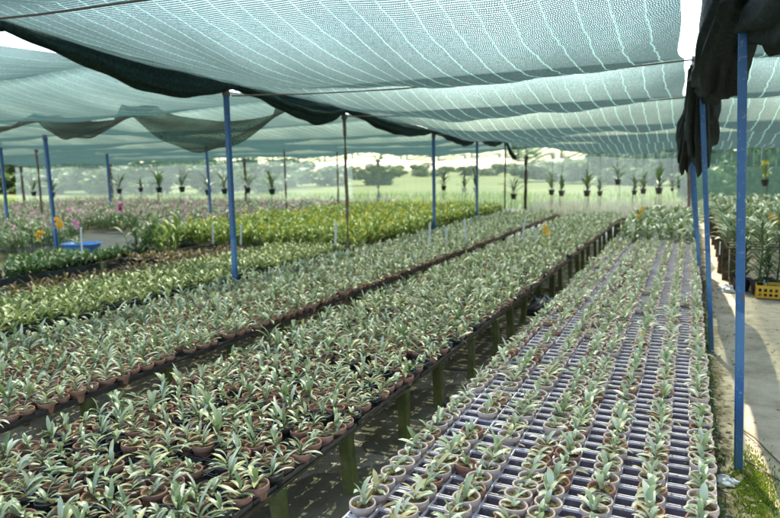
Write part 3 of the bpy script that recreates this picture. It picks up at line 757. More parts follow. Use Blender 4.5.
# single bright sprays standing above the leaves
def spray(x, y, z0, z1, mat, label, seed, n=9, R=.04):
    r = random.Random(seed); o = thing('orchid_spray', (x, y, z0), label, 'orchid')
    mb = MB(); mb.tube([(0, 0, 0), (.02, 0, (z1 - z0) * .6), (.0, .02, z1 - z0)], [.005, .004, .003], 5, 0, .4)
    for i in range(7): leaf(mb, r, .2, .03, i * 2.5, .8, 1.1, (0, 0, .04 * i * .4), .5, 4)
    mb.build('foliage', 'leaf_bed', o)
    for i in range(n):
        fb = MB(); flower(fb, r, (r.uniform(-.045, .045), r.uniform(-.045, .045), z1 - z0 + r.uniform(-.09, .07)), R, 0, r.uniform(.2, .9)); fb.build('flower', mat, o)
spray(-9.6, 7.2, .2, .66, 'orange', 'lower orange orchid spray left of the tall post, beside the pink bed', 1, 12)
spray(-9.55, 7.5, .2, .83, 'orange', 'upper orange orchid spray just left of a blue post', 2, 12)
spray(-7.35, 9.28, .3, .78, 'orange', 'orange orchid spray in front of the yellow-flowered bed', 3, 9)
spray(-1.95, 9.9, .36, .66, 'orange', 'orange orchid spray above the silvery pots on the bench left of the puddles', 4, 8)
spray(-.78, 12.2, .36, .80, 'orange', 'orange orchid spray among tall plants beyond the white trays', 5, 8)
spray(1.02, 10.0, .56, .87, 'orange', 'orange orchid spray on the right-hand bench at the picture edge', 6, 8)
spray(-13.6, 12.6, .2, .78, 'magenta', 'dark magenta orchid spray in the pink bed', 7, 12, .06)
spray(-11.0, 9.05, .2, .66, 'pink', 'pink orchid spray beside the blue tub', 8, 12, .05)
# hanging strap-leaved orchids
def hanging(x, y, z, label, seed, s=1., yellow=False, top=2.0, white=False):
    r = random.Random(seed); o = thing('hanging_orchid', (x, y, z), label, 'hanging plant', 'orchids hanging along the back wire')
    o.location.z += r.uniform(-.05, .05); o.rotation_euler = (r.uniform(-.05, .05), r.uniform(-.05, .05), r.uniform(0, 6))
    pb = MB(); pb.lathe([(.05 * s, 0), (.075 * s, .12 * s), (.08 * s, .125 * s), (.07 * s, .125 * s), (.065 * s, .09 * s)], 10); pb.disc(.068 * s, .09 * s, 10); pb.disc(.05 * s, .001, 10)
    pb.build('basket', 'white' if white else 'black_plastic', o)
    mb = MB(); a0 = r.uniform(-.5, .5)
    for i in range(r.randint(9, 14)):
        leaf(mb, r, r.uniform(.26, .46) * s, .042 * s, a0 + (PI if i % 2 else 0) + r.uniform(-.9, .9), math.radians(r.uniform(25, 80)), r.uniform(.5, 1.5), (0, 0, .09 * s + .016 * i * s), .45 + r.uniform(-.3, .3), 4)
    mb.build('foliage', 'leaf_dark' if not yellow else 'leaf_bed', o)
    rb = MB()
    for i in range(r.randint(4, 7)):
        a = r.uniform(0, 6.28); q = .04 * s; l = r.uniform(.12, .42) * s
        rb.tube([(q * math.cos(a), q * math.sin(a), .03 * s), (q * 1.4 * math.cos(a), q * 1.4 * math.sin(a), -l * .5), (q * r.uniform(.6, 2) * math.cos(a), q * math.sin(a), -l)], .004 * s, 4, 0, .5, False)
    rb.build('roots', 'roots', o)
    wb = MB()
    for i in range(3):
        a = i * 2.1; wb.tube([(.07 * s * math.cos(a), .07 * s * math.sin(a), .12 * s), (0, 0, .5 * s), (0, 0, top - z)][:2], .005, 4, 0, .5, False)
    wb.tube([(0, 0, .5 * s), (0, 0, top - z)], .006, 4, 0, .5, False); wb.build('hanger_wire', 'wire', o)
    if yellow:
        for i in range(7):
            fb = MB(); flower(fb, r, (r.uniform(-.06, .06), r.uniform(-.05, .05), .40 * s + r.uniform(0, .13)), .05, 0, r.uniform(.2, .9)); fb.build('flower', 'yellow', o)
hx = [(-6.75, 1.02, 1.0), (-6.14, .96, 1.0), (-5.80, .93, 1.1), (-4.62, .80, 1.15), (-3.56, .88, 1.1), (-3.30, .86, 1.15), (-2.58, .80, 1.2), (-2.25, .86, .95), (-1.80, 1.14, 1.1), (-1.36, .92, .9), (-1.14, .90, 1.0), (-.76, .92, 1.25), (-.43, .93, .6), (-.28, 1.04, .6)]
hl = ['leftmost dark orchid hanging over the green meadow', 'orchid hanging in a pale basket, middle of the three over the meadow', 'pale-potted orchid hanging just left of the last blue post', 'orchid with tangled roots hanging beside the end post of black drape', 'rooty hanging orchid, left of the close pair right of the end post', 'hanging orchid, right of the close pair right of the end post', 'broad hanging orchid left of a small basket at the bay centre', 'small hanging orchid in middle of the back bay', 'highest hanging orchid of the back bay', 'hanging orchid in a small black pot, fifth from the rightmost', 'hanging orchid in a black pot, fourth from the rightmost', 'widest hanging orchid, third from rightmost of the back bay', 'tiny hanging pot, lower of the two beside the blue posts', 'tiny hanging pot, upper of the two beside the blue posts']
for i, ((x, z, s), lab) in enumerate(zip(hx, hl)): hanging(x, 18.55 + .1 * (i % 3), z - .05, lab, 40 + i, s * (1.08 if s > .7 else 1), False, 1.98, i in (1, 2))
hanging(1.62, 18.0, 1.02, 'yellow-flowered orchid hanging right of the front blue post', 70, 1.25, True, 2.0)
for i, (x, z, s, lab) in enumerate(((-27.1, .78, 1.2, 'leftmost hanging orchid over pink bed with drooping leaves'), (-25.9, .72, 1.3, 'drooping hanging orchid, second from left over the pink bed'), (-21.8, .86, 1.2, 'hanging orchid right of the wooden post over pink bed'), (-20.6, .88, 1.0, 'small hanging orchid beside another wooden post over pink bed'), (-19.6, .88, 1.35, 'spiky hanging orchid, left of two alike at pink bed centre'), (-18.4, .88, 1.3, 'spiky hanging orchid, right of two alike at pink bed centre'), (-17.1, .80, 1.3, 'long-rooted hanging orchid left of a blue post, pink bed'), (-16.3, .86, 1.2, 'long-rooted hanging orchid right of a blue post, pink bed'), (-15.2, .88, 1.2, 'hanging orchid behind the nearest left blue post'), (-14.1, .82, 1.3, 'rightmost hanging orchid above the pink flowers'))):
    hanging(x, 20.2, z - .04, lab, 90 + i, s * 1.35, False, 2.05)

# ------------------------------------------------------------------ posts
def post(name, x, y, z0, z1, w, mat, label, cat='post', lean=(0, 0), square=True, grp=None):
    o = thing(name, (x, y, 0), label, cat, grp)
    mb = MB(); n = 4 if square else 9; r = random.Random(int(x * 100 + y * 10))
    pts = []
    for i in range(9):
        s = i / 8; z = z0 + (z1 - z0) * s; k = 0 if square else .012
        pts.append((lean[0] * s + r.uniform(-k, k), lean[1] * s + r.uniform(-k, k), z))
    if square:
        V = []
        for p in pts:
            h = w / 2
            for a, b in ((-h, -h * .8), (-h * .8, -h), (h * .8, -h), (h, -h * .8), (h, h * .8), (h * .8, h), (-h * .8, h), (-h, h * .8)): V.append((p[0] + a, p[1] + b, p[2]))
        F = [(i * 8 + j, i * 8 + (j + 1) % 8, i * 8 + 8 + (j + 1) % 8, i * 8 + 8 + j) for i in range(8) for j in range(8)] + [tuple(range(64, 72))]
        mb.add(V, F)
    else: mb.tube(pts, [w / 2 * r.uniform(.9, 1.08) for _ in pts], 9)
    mb.build('shaft', mat, o)
    tb = MB(); tb.lathe([(w * .75, z1 - .10), (w * .82, z1 - .085), (w * .80, z1 - .05), (w * .74, z1 - .035)], 10, 0, .5, lean[0], lean[1]); tb.build('wire_tie', 'wire', o)
    return o
G1 = 'blue posts along the sandy path'
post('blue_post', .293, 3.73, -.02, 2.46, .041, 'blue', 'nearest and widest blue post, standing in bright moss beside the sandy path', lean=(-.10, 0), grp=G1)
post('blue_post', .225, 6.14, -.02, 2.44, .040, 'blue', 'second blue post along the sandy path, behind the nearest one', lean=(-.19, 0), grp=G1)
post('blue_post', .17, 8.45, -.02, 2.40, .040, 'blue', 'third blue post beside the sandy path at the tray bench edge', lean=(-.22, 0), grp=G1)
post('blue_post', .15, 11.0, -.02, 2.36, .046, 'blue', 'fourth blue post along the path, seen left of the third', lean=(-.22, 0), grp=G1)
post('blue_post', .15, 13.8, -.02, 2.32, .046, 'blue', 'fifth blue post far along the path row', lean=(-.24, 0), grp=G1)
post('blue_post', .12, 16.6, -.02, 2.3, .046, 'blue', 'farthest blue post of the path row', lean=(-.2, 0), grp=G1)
post('timber_post', .02, 18.9, -.02, 2.1, .09, 'wood', 'pale timber post at the far end of the path row', lean=(-.12, 0), square=False)
G2 = 'blue posts under the left black drape'
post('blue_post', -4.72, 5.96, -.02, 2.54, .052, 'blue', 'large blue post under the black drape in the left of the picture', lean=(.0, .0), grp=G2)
post('timber_post', -4.74, 8.72, -.02, 2.46, .055, 'wood', 'thin weathered timber post under the black drape behind the clay pots', square=False)
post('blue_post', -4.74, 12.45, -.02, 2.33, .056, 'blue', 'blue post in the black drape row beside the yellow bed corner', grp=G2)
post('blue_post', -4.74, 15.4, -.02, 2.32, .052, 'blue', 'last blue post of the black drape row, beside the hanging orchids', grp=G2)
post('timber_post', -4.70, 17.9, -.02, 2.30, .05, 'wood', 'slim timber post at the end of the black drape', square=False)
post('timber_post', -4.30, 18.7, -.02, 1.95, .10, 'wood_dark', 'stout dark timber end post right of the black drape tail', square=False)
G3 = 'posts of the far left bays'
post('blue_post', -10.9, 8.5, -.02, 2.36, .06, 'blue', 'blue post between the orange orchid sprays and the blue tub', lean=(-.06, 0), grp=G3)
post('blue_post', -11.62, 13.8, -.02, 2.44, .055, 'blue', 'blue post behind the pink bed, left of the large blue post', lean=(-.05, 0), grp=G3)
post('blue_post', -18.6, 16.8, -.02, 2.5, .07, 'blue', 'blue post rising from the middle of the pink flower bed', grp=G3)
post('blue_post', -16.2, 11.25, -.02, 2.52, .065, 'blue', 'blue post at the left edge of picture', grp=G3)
post('timber_post', -17.5, 13.25, -.02, 2.4, .07, 'wood', 'brown timber post between the two leftmost blue posts', square=False)
post('timber_post', -26.4, 24.0, -.02, 2.1, .13, 'wood', 'brown timber post at the back net among hanging orchids', square=False)
post('timber_post', -11.1, 16.6, -.02, 2.4, .06, 'wood', 'thin timber post above the right end of the pink bed', square=False)
post('timber_post', -10.7, 19.1, -.02, 2.5, .06, 'wood', 'thin timber post behind the yellow bed, left of the tall thin one', square=False)
post('timber_post', -10.4, 21.6, -.02, 2.0, .13, 'wood', 'thick pale timber post at the end of the white roof gap', square=False)
post('timber_post', -15.6, 20.6, -.02, 2.15, .12, 'wood', 'timber post behind the large blue post among hanging orchids', square=False)
post('timber_post', -29.6, 21.5, -.02, 2.1, .14, 'wood', 'timber post at the far left edge among hanging orchids', square=False)

# ------------------------------------------------------------------ nets
def lerp_tab(tab, y):
    for (a, za), (b, zb) in zip(tab, tab[1:]):
        if y <= b: return za + (zb - za) * max(0, (y - a) / (b - a))
    return tab[-1][1]
def roof(label, x0, x1, wires, ztab, mat, sag=.2, hem=None, seed=1, bow=.06, dx=.12, tight=False):
    """one sheet slung over crosswise wires: high on each wire, hanging between them"""
    r = random.Random(seed); ph = [r.uniform(0, 6) for _ in range(6)]
    rows = []
    for a, b in zip(wires, wires[1:]):
        n = 22
        for i in range(n):
            s = i / n; rows.append((a + (b - a) * s, s, sag * min(1.25, (b - a) / 2.9)))
    rows.append((wires[-1], 0., 0.))
    nx = max(6, int((x1 - x0) / dx)); V = []; F = []
    for (y, s, sg) in rows:
        for i in range(nx + 1):
            t = i / nx; x = x0 + (x1 - x0) * t
            sg_ = sg
            if tight: q = min(1, t / .45); sg_ = sg * (.12 + .88 * q * q * (3 - 2 * q))
            z = lerp_tab(ztab, y) + (.115 * max(0, 1 - t / .22) if tight else 0) - sg_ * (4 * s * (1 - s)) ** .85 * (1 + .22 * math.sin(x * 1.3 + ph[0] + y * .5)) - bow * 4 * t * (1 - t)
            z += .5 * sg_ * (4 * s * (1 - s)) ** .85 * abs(2 * t - 1) ** 7
            z += .018 * math.sin(x * 4.1 + ph[1] + 1.3 * y) * math.sin(PI * s) + .012 * math.sin(x * 9 + y * 2.3 + ph[2]) * math.sin(PI * s)
            edge = .03 * math.sin(y * 2.2 + ph[3]) + .05 * math.sin(PI * s)
            xx = x + (edge * (1 if t < .5 else -1) * abs(2 * t - 1) ** 6)
            V.append((xx, y, z))
    ny = len(rows) - 1
    if hem:
        for k in range(1, 7):
            for i in range(nx + 1):
                x = x0 + (x1 - x0) * i / nx; z = lerp_tab(ztab, wires[-1]) - bow * 4 * (i / nx) * (1 - i / nx)
                V.append((x, wires[-1] + .04 * k / 6 + .02 * math.sin(x * 5 + k * .4), z - hem * (k / 6) * (1 + .12 * math.sin(x * 1.7 + ph[4]))))
        ny += 6
    for j in range(ny):
        for i in range(nx):
            a = j * (nx + 1) + i; F.append((a, a + 1, a + nx + 2, a + nx + 1))
    mb = MB(); mb.add(V, F, .5, 0, True)
    return tag(mb.build('shade_net', mat), label, 'shade net')
ZT = [(-3, 2.84), (3.0, 2.68), (6.1, 2.48), (8.75, 2.43), (12.4, 2.31), (19.3, 2.24)]
W0 = [-3.0, 0.0, 3.0, 6.1, 8.8, 12.4, 15.4, 19.2]
roof('wide green shade net stretched over the central bay with pale lines', -4.86, -.07, W0, ZT, 'net', .24, .42, 1, bow=.0, tight=True)
roof('green shade net right of the blue post row', .03, 6.5, W0, ZT, 'net', .24, .62, 2)
roof('dull green shade net over the bay left of the black drape', -10.80, -4.66, [2.0, 4.4, 7.2, 10, 13, 16, 19, 22.5], [(0, 2.68), (6, 2.56), (12, 2.42), (22.5, 2.32)], 'net_left', .16, .35, 3)
roof('green shade net over the second bay to the left', -17.4, -10.87, [4.4, 7.2, 10, 13, 16, 19, 23], [(0, 2.68), (6, 2.6), (12, 2.5), (23, 2.38)], 'net_left', .16, .35, 4)
roof('green shade net over the leftmost bays', -33, -17.48, [8, 11, 14, 17, 20, 24], [(0, 2.68), (12, 2.55), (24, 2.38)], 'net_left', .16, .35, 5, dx=.25)
# loose dirty strip hanging in scallops in the left bay
def scallop():
    mb = MB(); V = []; F = []; n = 90
    tops = [(-10.3, 6.0, 2.36), (-8.9, 6.7, 2.50), (-6.75, 6.45, 2.50), (-4.95, 7.3, 2.50)]
    depth = [.22, .40, .62]
    for i in range(n + 1):
        u = i / n * 3; k = min(2, int(u)); s = u - k; a, b = Vector(tops[k]), Vector(tops[k + 1])
        p = a.lerp(b, s); sg = (4 * s * (1 - s)) ** .8
        for j in range(9):
            q = j / 8
            V.append((p.x + .03 * math.sin(u * 17 + q * 3), p.y + .55 * (1 - q) + .04 * math.sin(u * 11 + j), p.z + .03 * (1 - q) - depth[k] * sg * (.35 + .65 * q) - .02 * math.sin(u * 23 + j) * q))
    for i in range(n):
        for j in range(8): a = i * 9 + j; F.append((a, a + 9, a + 10, a + 1))
    mb.add(V, F, .5, 0, True)
    return tag(mb.build('sagging_net', 'net_brown'), 'dirty brownish strip of net hanging in scallops behind the black drape', 'net')
scallop()
# wires
def wire(pts, label, r=.008):
    mb = MB(); mb.tube(pts, r, 5); tag(mb.build('support_wire', 'wire'), label, 'wire', 'wires carrying the shade net')
for i, y in enumerate(W0[2:7]):
    z = lerp_tab(ZT, y) - .02
    wire([(-4.75 + 11.2 * k / 12, y, z - .06 * 4 * (k / 12 * 11.2 / 4.7) * (1 - k / 12 * 11.2 / 4.7) * (1 if k < 5 else 0)) for k in range(13)], f"{ordn(i)} crosswise wire under the central shade net, counted from the camera")
wire([(-8, 18.7, 1.99), (-2.4, 18.7, 1.96), (2.6, 18.7, 1.99)], 'back wire from which the right-hand hanging orchids hang')
wire([(-31, 20.2, 2.06), (-20, 20.2, 2.03), (-12, 20.2, 2.06)], 'back wire from which the hanging orchids over the pink bed hang')
wire([(-10.8, 3, 2.62), (-10.8, 8.5, 2.5), (-10.8, 22, 2.35)], 'lengthwise wire in the gap between the left nets')

# rolled black net slung in swags along the left post row
def swag_net(knots, x, label, name, mat, rmin, rmax, drop, fat=1., seed=0, tail=None, endz=0):
    r = random.Random(seed); o = thing(name, (x, knots[0][0], 0), label, 'rolled net')
    mb = MB(); V = []; F = []; m = 30; rows = 0; y00 = knots[0][0]
    for (ya, za, q0), (yb, zb, q1) in zip(knots, knots[1:]):
        n = 34; ph = [r.uniform(0, 6) for _ in range(8)]; skew = r.uniform(-.12, .0)
        for i in range(n + (1 if yb == knots[-1][0] else 0)):
            s = i / n; ss_ = min(1, max(0, s + skew * math.sin(PI * s))); env = math.sin(PI * ss_) ** 1.15
            hz = rmin + (rmax * q0 - rmin) * env; hx_ = rmin + (rmax * q0 * .62 * fat - rmin) * env
            zc = za + (zb - za) * s - drop * q0 * env; yc = ya + (yb - ya) * s
            for j in range(m):
                a = 2 * PI * j / m
                pl = 1 + env * (.20 * math.sin(5 * a + ph[0] + 1.5 * s) + .15 * math.sin(9 * a + ph[1] - 4 * s) + .06 * math.sin(14 * a + ph[2] + 6 * s)) + .05 * math.sin(7 * s + 3 * a + ph[3])
                V.append((hx_ * pl * math.cos(a) + .012 * math.sin(19 * s + ph[4]), yc - y00, zc + hz * pl * math.sin(a) + .008 * math.sin(31 * s + a * 2)))
            rows += 1
    for i in range(rows - 1):
        for j in range(m): k2 = (j + 1) % m; F.append((i * m + j, i * m + k2, (i + 1) * m + k2, (i + 1) * m + j))
    F += [tuple(range(m)), tuple(range((rows - 1) * m, rows * m))]
    mb.add(V, F, .5, 0, True); mb.build('cloth', mat, o)
    for (y, z, q) in knots:
        tb = MB(); tb.tube([(0, y - y00 - .03, z), (0, y - y00 - .01, z), (0, y - y00 + .01, z), (0, y - y00 + .03, z)], [rmin * 1.05, rmin * 1.25, rmin * 1.25, rmin * 1.05], 12); tb.build('tie', mat, o)
    if tail:
        tb = MB(); pts = [Vector(p) - Vector((x, y00, 0)) for p in tail]
        tb.tube(pts, [rmin * q for q in (.9, 1.2, .9, 1.5, 1.7, .5)][:len(pts)], 12); tb.build('tail', mat, o)
    return o
swag_net([(.6, 2.86, 1), (3.37, 2.72, 1), (6.15, 2.565, 1.0), (8.78, 2.50, .80), (12.45, 2.345, .78), (15.4, 2.31, .62), (17.75, 2.33, .5)], -4.72,
         'long black net rolled up and slung in swags between the left posts', 'rolled_net', 'rolled', .040, .13, .115, 1., 5,
         tail=[(-4.72, 17.75, 2.33), (-4.70, 17.95, 2.33), (-4.66, 18.05, 2.2), (-4.60, 18.1, 2.02), (-4.5, 18.15, 1.88), (-4.45, 18.15, 1.82)])
# heavy bunched net along the right post row
def bunch():
    r = random.Random(11); o = thing('bunched_net', (.15, 3.7, 0), 'heavy dark grey net bunched over the blue posts of the path row, hanging in folds', 'rolled net')
    segs = [  # y, centre x, centre z, half width, half height
        [(1.3, .50, 2.66, .14, .14), (2.0, .50, 2.46, .24, .24), (2.7, .49, 2.40, .25, .27), (3.3, .42, 2.37, .21, .24), (3.78, .28, 2.36, .13, .18)],
        [(3.5, .20, 2.48, .13, .14), (4.2, .16, 2.38, .17, .22), (4.9, .16, 2.30, .18, .24), (5.5, .13, 2.30, .16, .21), (6.2, .05, 2.34, .10, .15)],
        [(5.9, .04, 2.37, .10, .14), (6.6, .06, 2.16, .14, .30), (7.4, .09, 2.02, .16, .40), (8.1, .08, 1.98, .17, .38), (8.7, .0, 2.12, .10, .22)],
        [(8.3, -.02, 2.20, .09, .14), (9.0, -.06, 2.05, .12, .28), (9.8, -.08, 1.92, .13, .38), (10.5, -.10, 1.88, .12, .34), (11.1, -.12, 2.08, .07, .16)]]
    for si, sg in enumerate(segs):
        mb = MB(); V = []; F = []; n = 46; m = 54; ph = [r.uniform(0, 6) for _ in range(8)]
        for i in range(n + 1):
            s = i / n * (len(sg) - 1); k = min(len(sg) - 2, int(s)); t = s - k; t = t * t * (3 - 2 * t)
            y, cx, cz, hw, hh = [a + (b - a) * t for a, b in zip(sg[k], sg[k + 1])]
            y = sg[k][0] + (sg[k + 1][0] - sg[k][0]) * (s - k)
            e = .25 if i in (0, n) else 1.
            for j in range(m):
                a = 2 * PI * j / m
                pl = 1 + .08 * math.sin(4 * a + ph[0] + .8 * s) + .09 * math.sin(9 * a + ph[1] - .7 * s) + .07 * math.sin(15 * a + ph[2] + .9 * s) + .04 * math.sin(23 * a + ph[3] - .8 * s) + .03 * math.sin(5 * s + 2 * a + ph[4])
                ca, sa = math.cos(a), math.sin(a)
                V.append((cx - .15 + hw * .88 * e * pl * ca, y - 3.7 + .03 * math.sin(6 * a + ph[5]), cz + hh * e * pl * sa * (1.12 if sa < 0 else .9)))
        for i in range(n):
            for j in range(m): k2 = (j + 1) % m; F.append((i * m + j, i * m + k2, (i + 1) * m + k2, (i + 1) * m + j))
        F += [tuple(range(m)), tuple(range(n * m, (n + 1) * m))]
        mb.add(V, F, .5, 0, True); mb.build('fold', 'rolled_grey', o)
bunch()
# insect screens closing the back
def screen(label, x0, x1, y, h, mat='screen'):
    mb = MB(); V = []; F = []; nx = int((x1 - x0) / .3)
    for j in range(8):
        for i in range(nx + 1):
            x = x0 + (x1 - x0) * i / nx; V.append((x, y + .05 * math.sin(x * 1.9 + j * .5), h * j / 7))
    for j in range(7):
        for i in range(nx): a = j * (nx + 1) + i; F.append((a, a + 1, a + nx + 2, a + nx + 1))
    mb.add(V, F, .5, 0, True); tag(mb.build('insect_screen', mat), label, 'net wall')
screen('pale upright net wall closing the back of the central bay', -10.6, .05, 19.8, 1.95)
screen('green upright net wall with pale strands closing the right bay behind the blue posts', .08, 7.5, 19.8, 1.9, 'screen_green')
screen('pale upright net wall behind the pink bed on the left', -34, -12.9, 24.3, 2.1)

# ------------------------------------------------------------------ vegetation outside
def crown_mesh(name, seed, n=1500, rx=1., ry=1., rz=1., size=.16, mat='tree_leaf', clumps=11):
    r = np.random.RandomState(seed)
    cs = []
    for _ in range(clumps):
        d = r.normal(size=3); d /= np.linalg.norm(d); q = r.uniform(.35, .85)
        cs.append((d[0] * q * rx, d[1] * q * ry, d[2] * q * rz, r.uniform(.28, .5)))
    V = []; T = []
    for i in range(n):
        c = cs[r.randint(len(cs))]; d = r.normal(size=3); d /= np.linalg.norm(d)
        q = c[3] * r.uniform(.55, 1.05); p = np.array(c[:3]) + d * q * np.array([rx, ry, rz]) * .9
        a = r.normal(size=3); a /= np.linalg.norm(a); b = np.cross(a, r.normal(size=3)); b /= np.linalg.norm(b)
        s = size * r.uniform(.6, 1.3); t = r.uniform(.1, .9)
        V += [p - a * s, p + b * s * .45, p + a * s, p - b * s * .45]; T += [t] * 4
    mb = MB(); mb.add(V, [(4 * i, 4 * i + 1, 4 * i + 2, 4 * i + 3) for i in range(n)], T)
    return mesh_from(name, [(mb.template(), None, 0, None)], mat)
crowns = [crown_mesh('crown', 20 + i, 1700, 1.0, .9, 1.0, .13) for i in range(5)]
tm = MB(); tm.tube([(0, 0, -.1), (.03, 0, .5), (-.02, .03, 1.0)], [.09, .07, .04], 7); tm.tube([(.02, 0, .5), (.25, .1, 1.0)], [.04, .02], 6); tm.tube([(.02, 0, .45), (-.26, -.05, .95)], [.04, .02], 6)
trunk_me = mesh_from('trunk', [(tm.template(), None, 0, None)], 'wood_dark')
def tree(name, x, y, h, w, label, i, cat='tree', grp=None):
    o = thing(name, (x, y, 0), label, cat, grp, i * 1.7)
    c = link('crown', crowns[i % 5], o); c.location = (0, 0, h * .47); c.scale = (w * .55, w * .55, h * .53)
    t = link('trunk', trunk_me, o); t.scale = (w * .5, w * .5, h * .6)
lt = [(-66, 45, 4.0, 9), (-59.5, 42, 3.6, 7.5), (-54.5, 41, 2.5, 6), (-50, 40, 2.2, 6), (-45.5, 40, 2.9, 6.2), (-41, 38, 3.6, 6.5), (-37, 39, 3.0, 6), (-33, 40, 2.5, 5.5), (-29.2, 40, 3.1, 5.5), (-62, 52, 4.6, 9), (-36, 52, 3.0, 8), (-47, 55, 3.4, 9), (-40, 60, 2.9, 7), (-35.5, 62, 2.7, 6.5), (-31.5, 64, 2.3, 6)]
for i, a in enumerate(lt): tree('bushy_tree', *a, f"bushy tree behind the left net wall, {ordn(i)} of its row from the left" if i < 9 else f"{ordn(i - 9)} tree of the second row behind the left bushes, from the left", i, 'tree', 'trees behind the left net wall')
ft = [(-62, 132), (-57.5, 130), (-53, 131), (-49, 134), (-45, 138), (-41, 136), (-37, 134), (-33, 139), (-28, 140), (-23, 139)]
for i, (x, y) in enumerate(ft): tree('field_tree', x, y, [2.4, 2.8, 3.0, 2.7, 2.2, 2.5, 2.8, 2.6, 2.1, 2.0][i], 6.5, f"far round tree across the meadow, {ordn(i)} from the left of the distant row", i, 'tree', 'far trees across the meadow')
rt = [(-14, 75, 2.8, 9), (-9.5, 66, 2.6, 6.5), (-6.2, 60, 3.3, 5.5), (-3.0, 58, 3.8, 6.0), (-.2, 56, 3.4, 6), (3, 54, 4.0, 7), (-20, 95, 2.8, 10)]
for i, a in enumerate(rt): tree('field_tree', *a, f"green tree beyond the back bay, {ordn(i)} of the right-hand group by nearness to the left" if i < 6 else 'lone far tree beyond the back bay, left of the right-hand group', i, 'tree', 'trees beyond the back bay')
hd = [(.9, 23.9, 2.3), (2.1, 23.6, 2.5), (3.3, 24.0, 2.4), (4.6, 23.7, 2.6), (5.9, 24.0, 2.5)]
for i, (x, y, h) in enumerate(hd): tree('dark_bush', x, y, h, 2.3, f"dark green bush behind the right net wall, {ordn(i)} from the blue posts", i, 'bush', 'bushes behind the right net wall')
struct(sheet('bank', -3.5, 9, 21.2, 23.6, .0, 'bank', 60, 12, lambda x, y: (.42 + .1 * math.sin(x * 1.3)) * math.sin(PI * (y - 21.2) / 2.4) * min(1, max(0, (x + 3.5) / 3))))
def blades(name, pts, h, w, mat, label, cat):
    mb = MB(); r = random.Random(5)
    for (x, y) in pts:
        a = r.uniform(0, 6.28); q = h * r.uniform(.5, 1.2); dx, dy = math.cos(a) * w, math.sin(a) * w; lx, ly = r.uniform(-.35, .35) * q, r.uniform(-.35, .35) * q
        mb.add([(x - dx, y - dy, -.01), (x + dx, y + dy, -.01), (x + lx * .5 + dx * .6, y + ly * .5 + dy * .6, q * .6), (x + lx, y + ly, q)], [(0, 1, 2, 3)], r.uniform(0, 1))
    o = stuff(mb.build(name, mat)); o['label'] = label; o['category'] = cat
blades('dry_grass', [(rnd.uniform(-4.6, 4.5), rnd.uniform(20.0, 22.0)) for _ in range(6000)], .55, .012, 'drygrass', 'dry tan grass just beyond the back net', 'grass')
blades('meadow_grass', [(rnd.uniform(-40, 2), 25 + 14 * rnd.random() ** 1.4) for _ in range(7000)], .30, .025, 'moss', 'rough green grass of the meadow behind the nets', 'grass')
# moss, weeds and debris along the path edge
mp = []
for _ in range(3600):
    q = rnd.random()
    if q < .88: mp.append((.35 + rnd.gauss(0, .05), 3.55 + rnd.gauss(0, .22)))
    else: mp.append((.20 + rnd.gauss(0, .035), rnd.uniform(2.6, 8.5)))
blades('moss', mp, .008, .0045, 'moss', 'bright yellow-green moss around the nearest blue post', 'moss')
wp = [(.175 + rnd.gauss(0, .018), rnd.uniform(2.2, 11)) for _ in range(700)]
blades('weeds', wp[:420], .06, .008, 'leaf_dark', 'low weeds along the path side of the tray bench', 'weeds')
lt_ = MB(); r = random.Random(8)
for _ in range(900):
    x, y, s, a = .19 + (abs(r.gauss(0, .07)) if r.random() < .6 else r.random() ** 2 * 1.4), r.uniform(2.4, 10), r.uniform(.008, .025), r.uniform(0, 6.28)
    lt_.add([(x + s * math.cos(a), y + s * math.sin(a), .004), (x - s * .5 * math.sin(a), y + s * .5 * math.cos(a), .004 + s * .5), (x - s * math.cos(a), y - s * math.sin(a), .006), (x + s * .5 * math.sin(a), y - s * .5 * math.cos(a), .003)], [(0, 1, 2, 3)], r.random())
o = stuff(lt_.build('leaf_litter', 'drygrass')); o['label'] = 'dry leaf litter along the path edge'; o['category'] = 'leaf litter'

# ------------------------------------------------------------------ odds and ends
def crumple(name, x, y, sx, sy, sz, mat, label, cat, seed):
    r = random.Random(seed); mb = MB(); V = []; F = []; n, m = 14, 7; ph = [r.uniform(0, 6) for _ in range(6)]
    for j in range(m + 1):
        e = PI / 2 * j / m
        for i in range(n):
            a = 2 * PI * i / n; q = 1 + .22 * math.sin(3 * a + ph[0] + j) + .15 * math.sin(5 * a + ph[1] - 2 * j) + r.uniform(-.1, .1)
            V.append((x + sx * q * math.cos(e) * math.cos(a), y + sy * q * math.cos(e) * math.sin(a), -.005 + sz * math.sin(e) * (1 + r.uniform(-.15, .15))))
    for j in range(m):
        for i in range(n): k2 = (i + 1) % n; F.append((j * n + i, j * n + k2, (j + 1) * n + k2, (j + 1) * n + i))
    mb.add(V, F); return tag(mb.build(name, mat), label, cat)
crumple('plastic_bag', .225, 3.54, .055, .045, .035, 'grey_plastic', 'crumpled grey plastic bag at the foot of nearest blue post', 'plastic bag', 2)
crumple('plastic_sheet', -3.0, 9.1, .20, .28, .20, 'green_plastic', 'bright green plastic bag on the ground between the two clay pot benches', 'plastic bag', 4)
crumple('stone', -1.46, 4.05, .06, .05, .05, 'stone', 'dark stone by a mossy bench leg in the puddle', 'stone', 5)
crumple('rubbish_bag', -1.42, 7.1, .17, .30, .19, 'black_plastic', 'shiny black plastic bag under the far edge of the clay pot bench', 'plastic bag', 6)
crumple('rubbish_bag', .47, 9.15, .10, .12, .09, 'grey_plastic', 'pale rubbish heap by the first legs of the right-hand bench', 'rubbish', 9)
fl = MB(); r = random.Random(21)
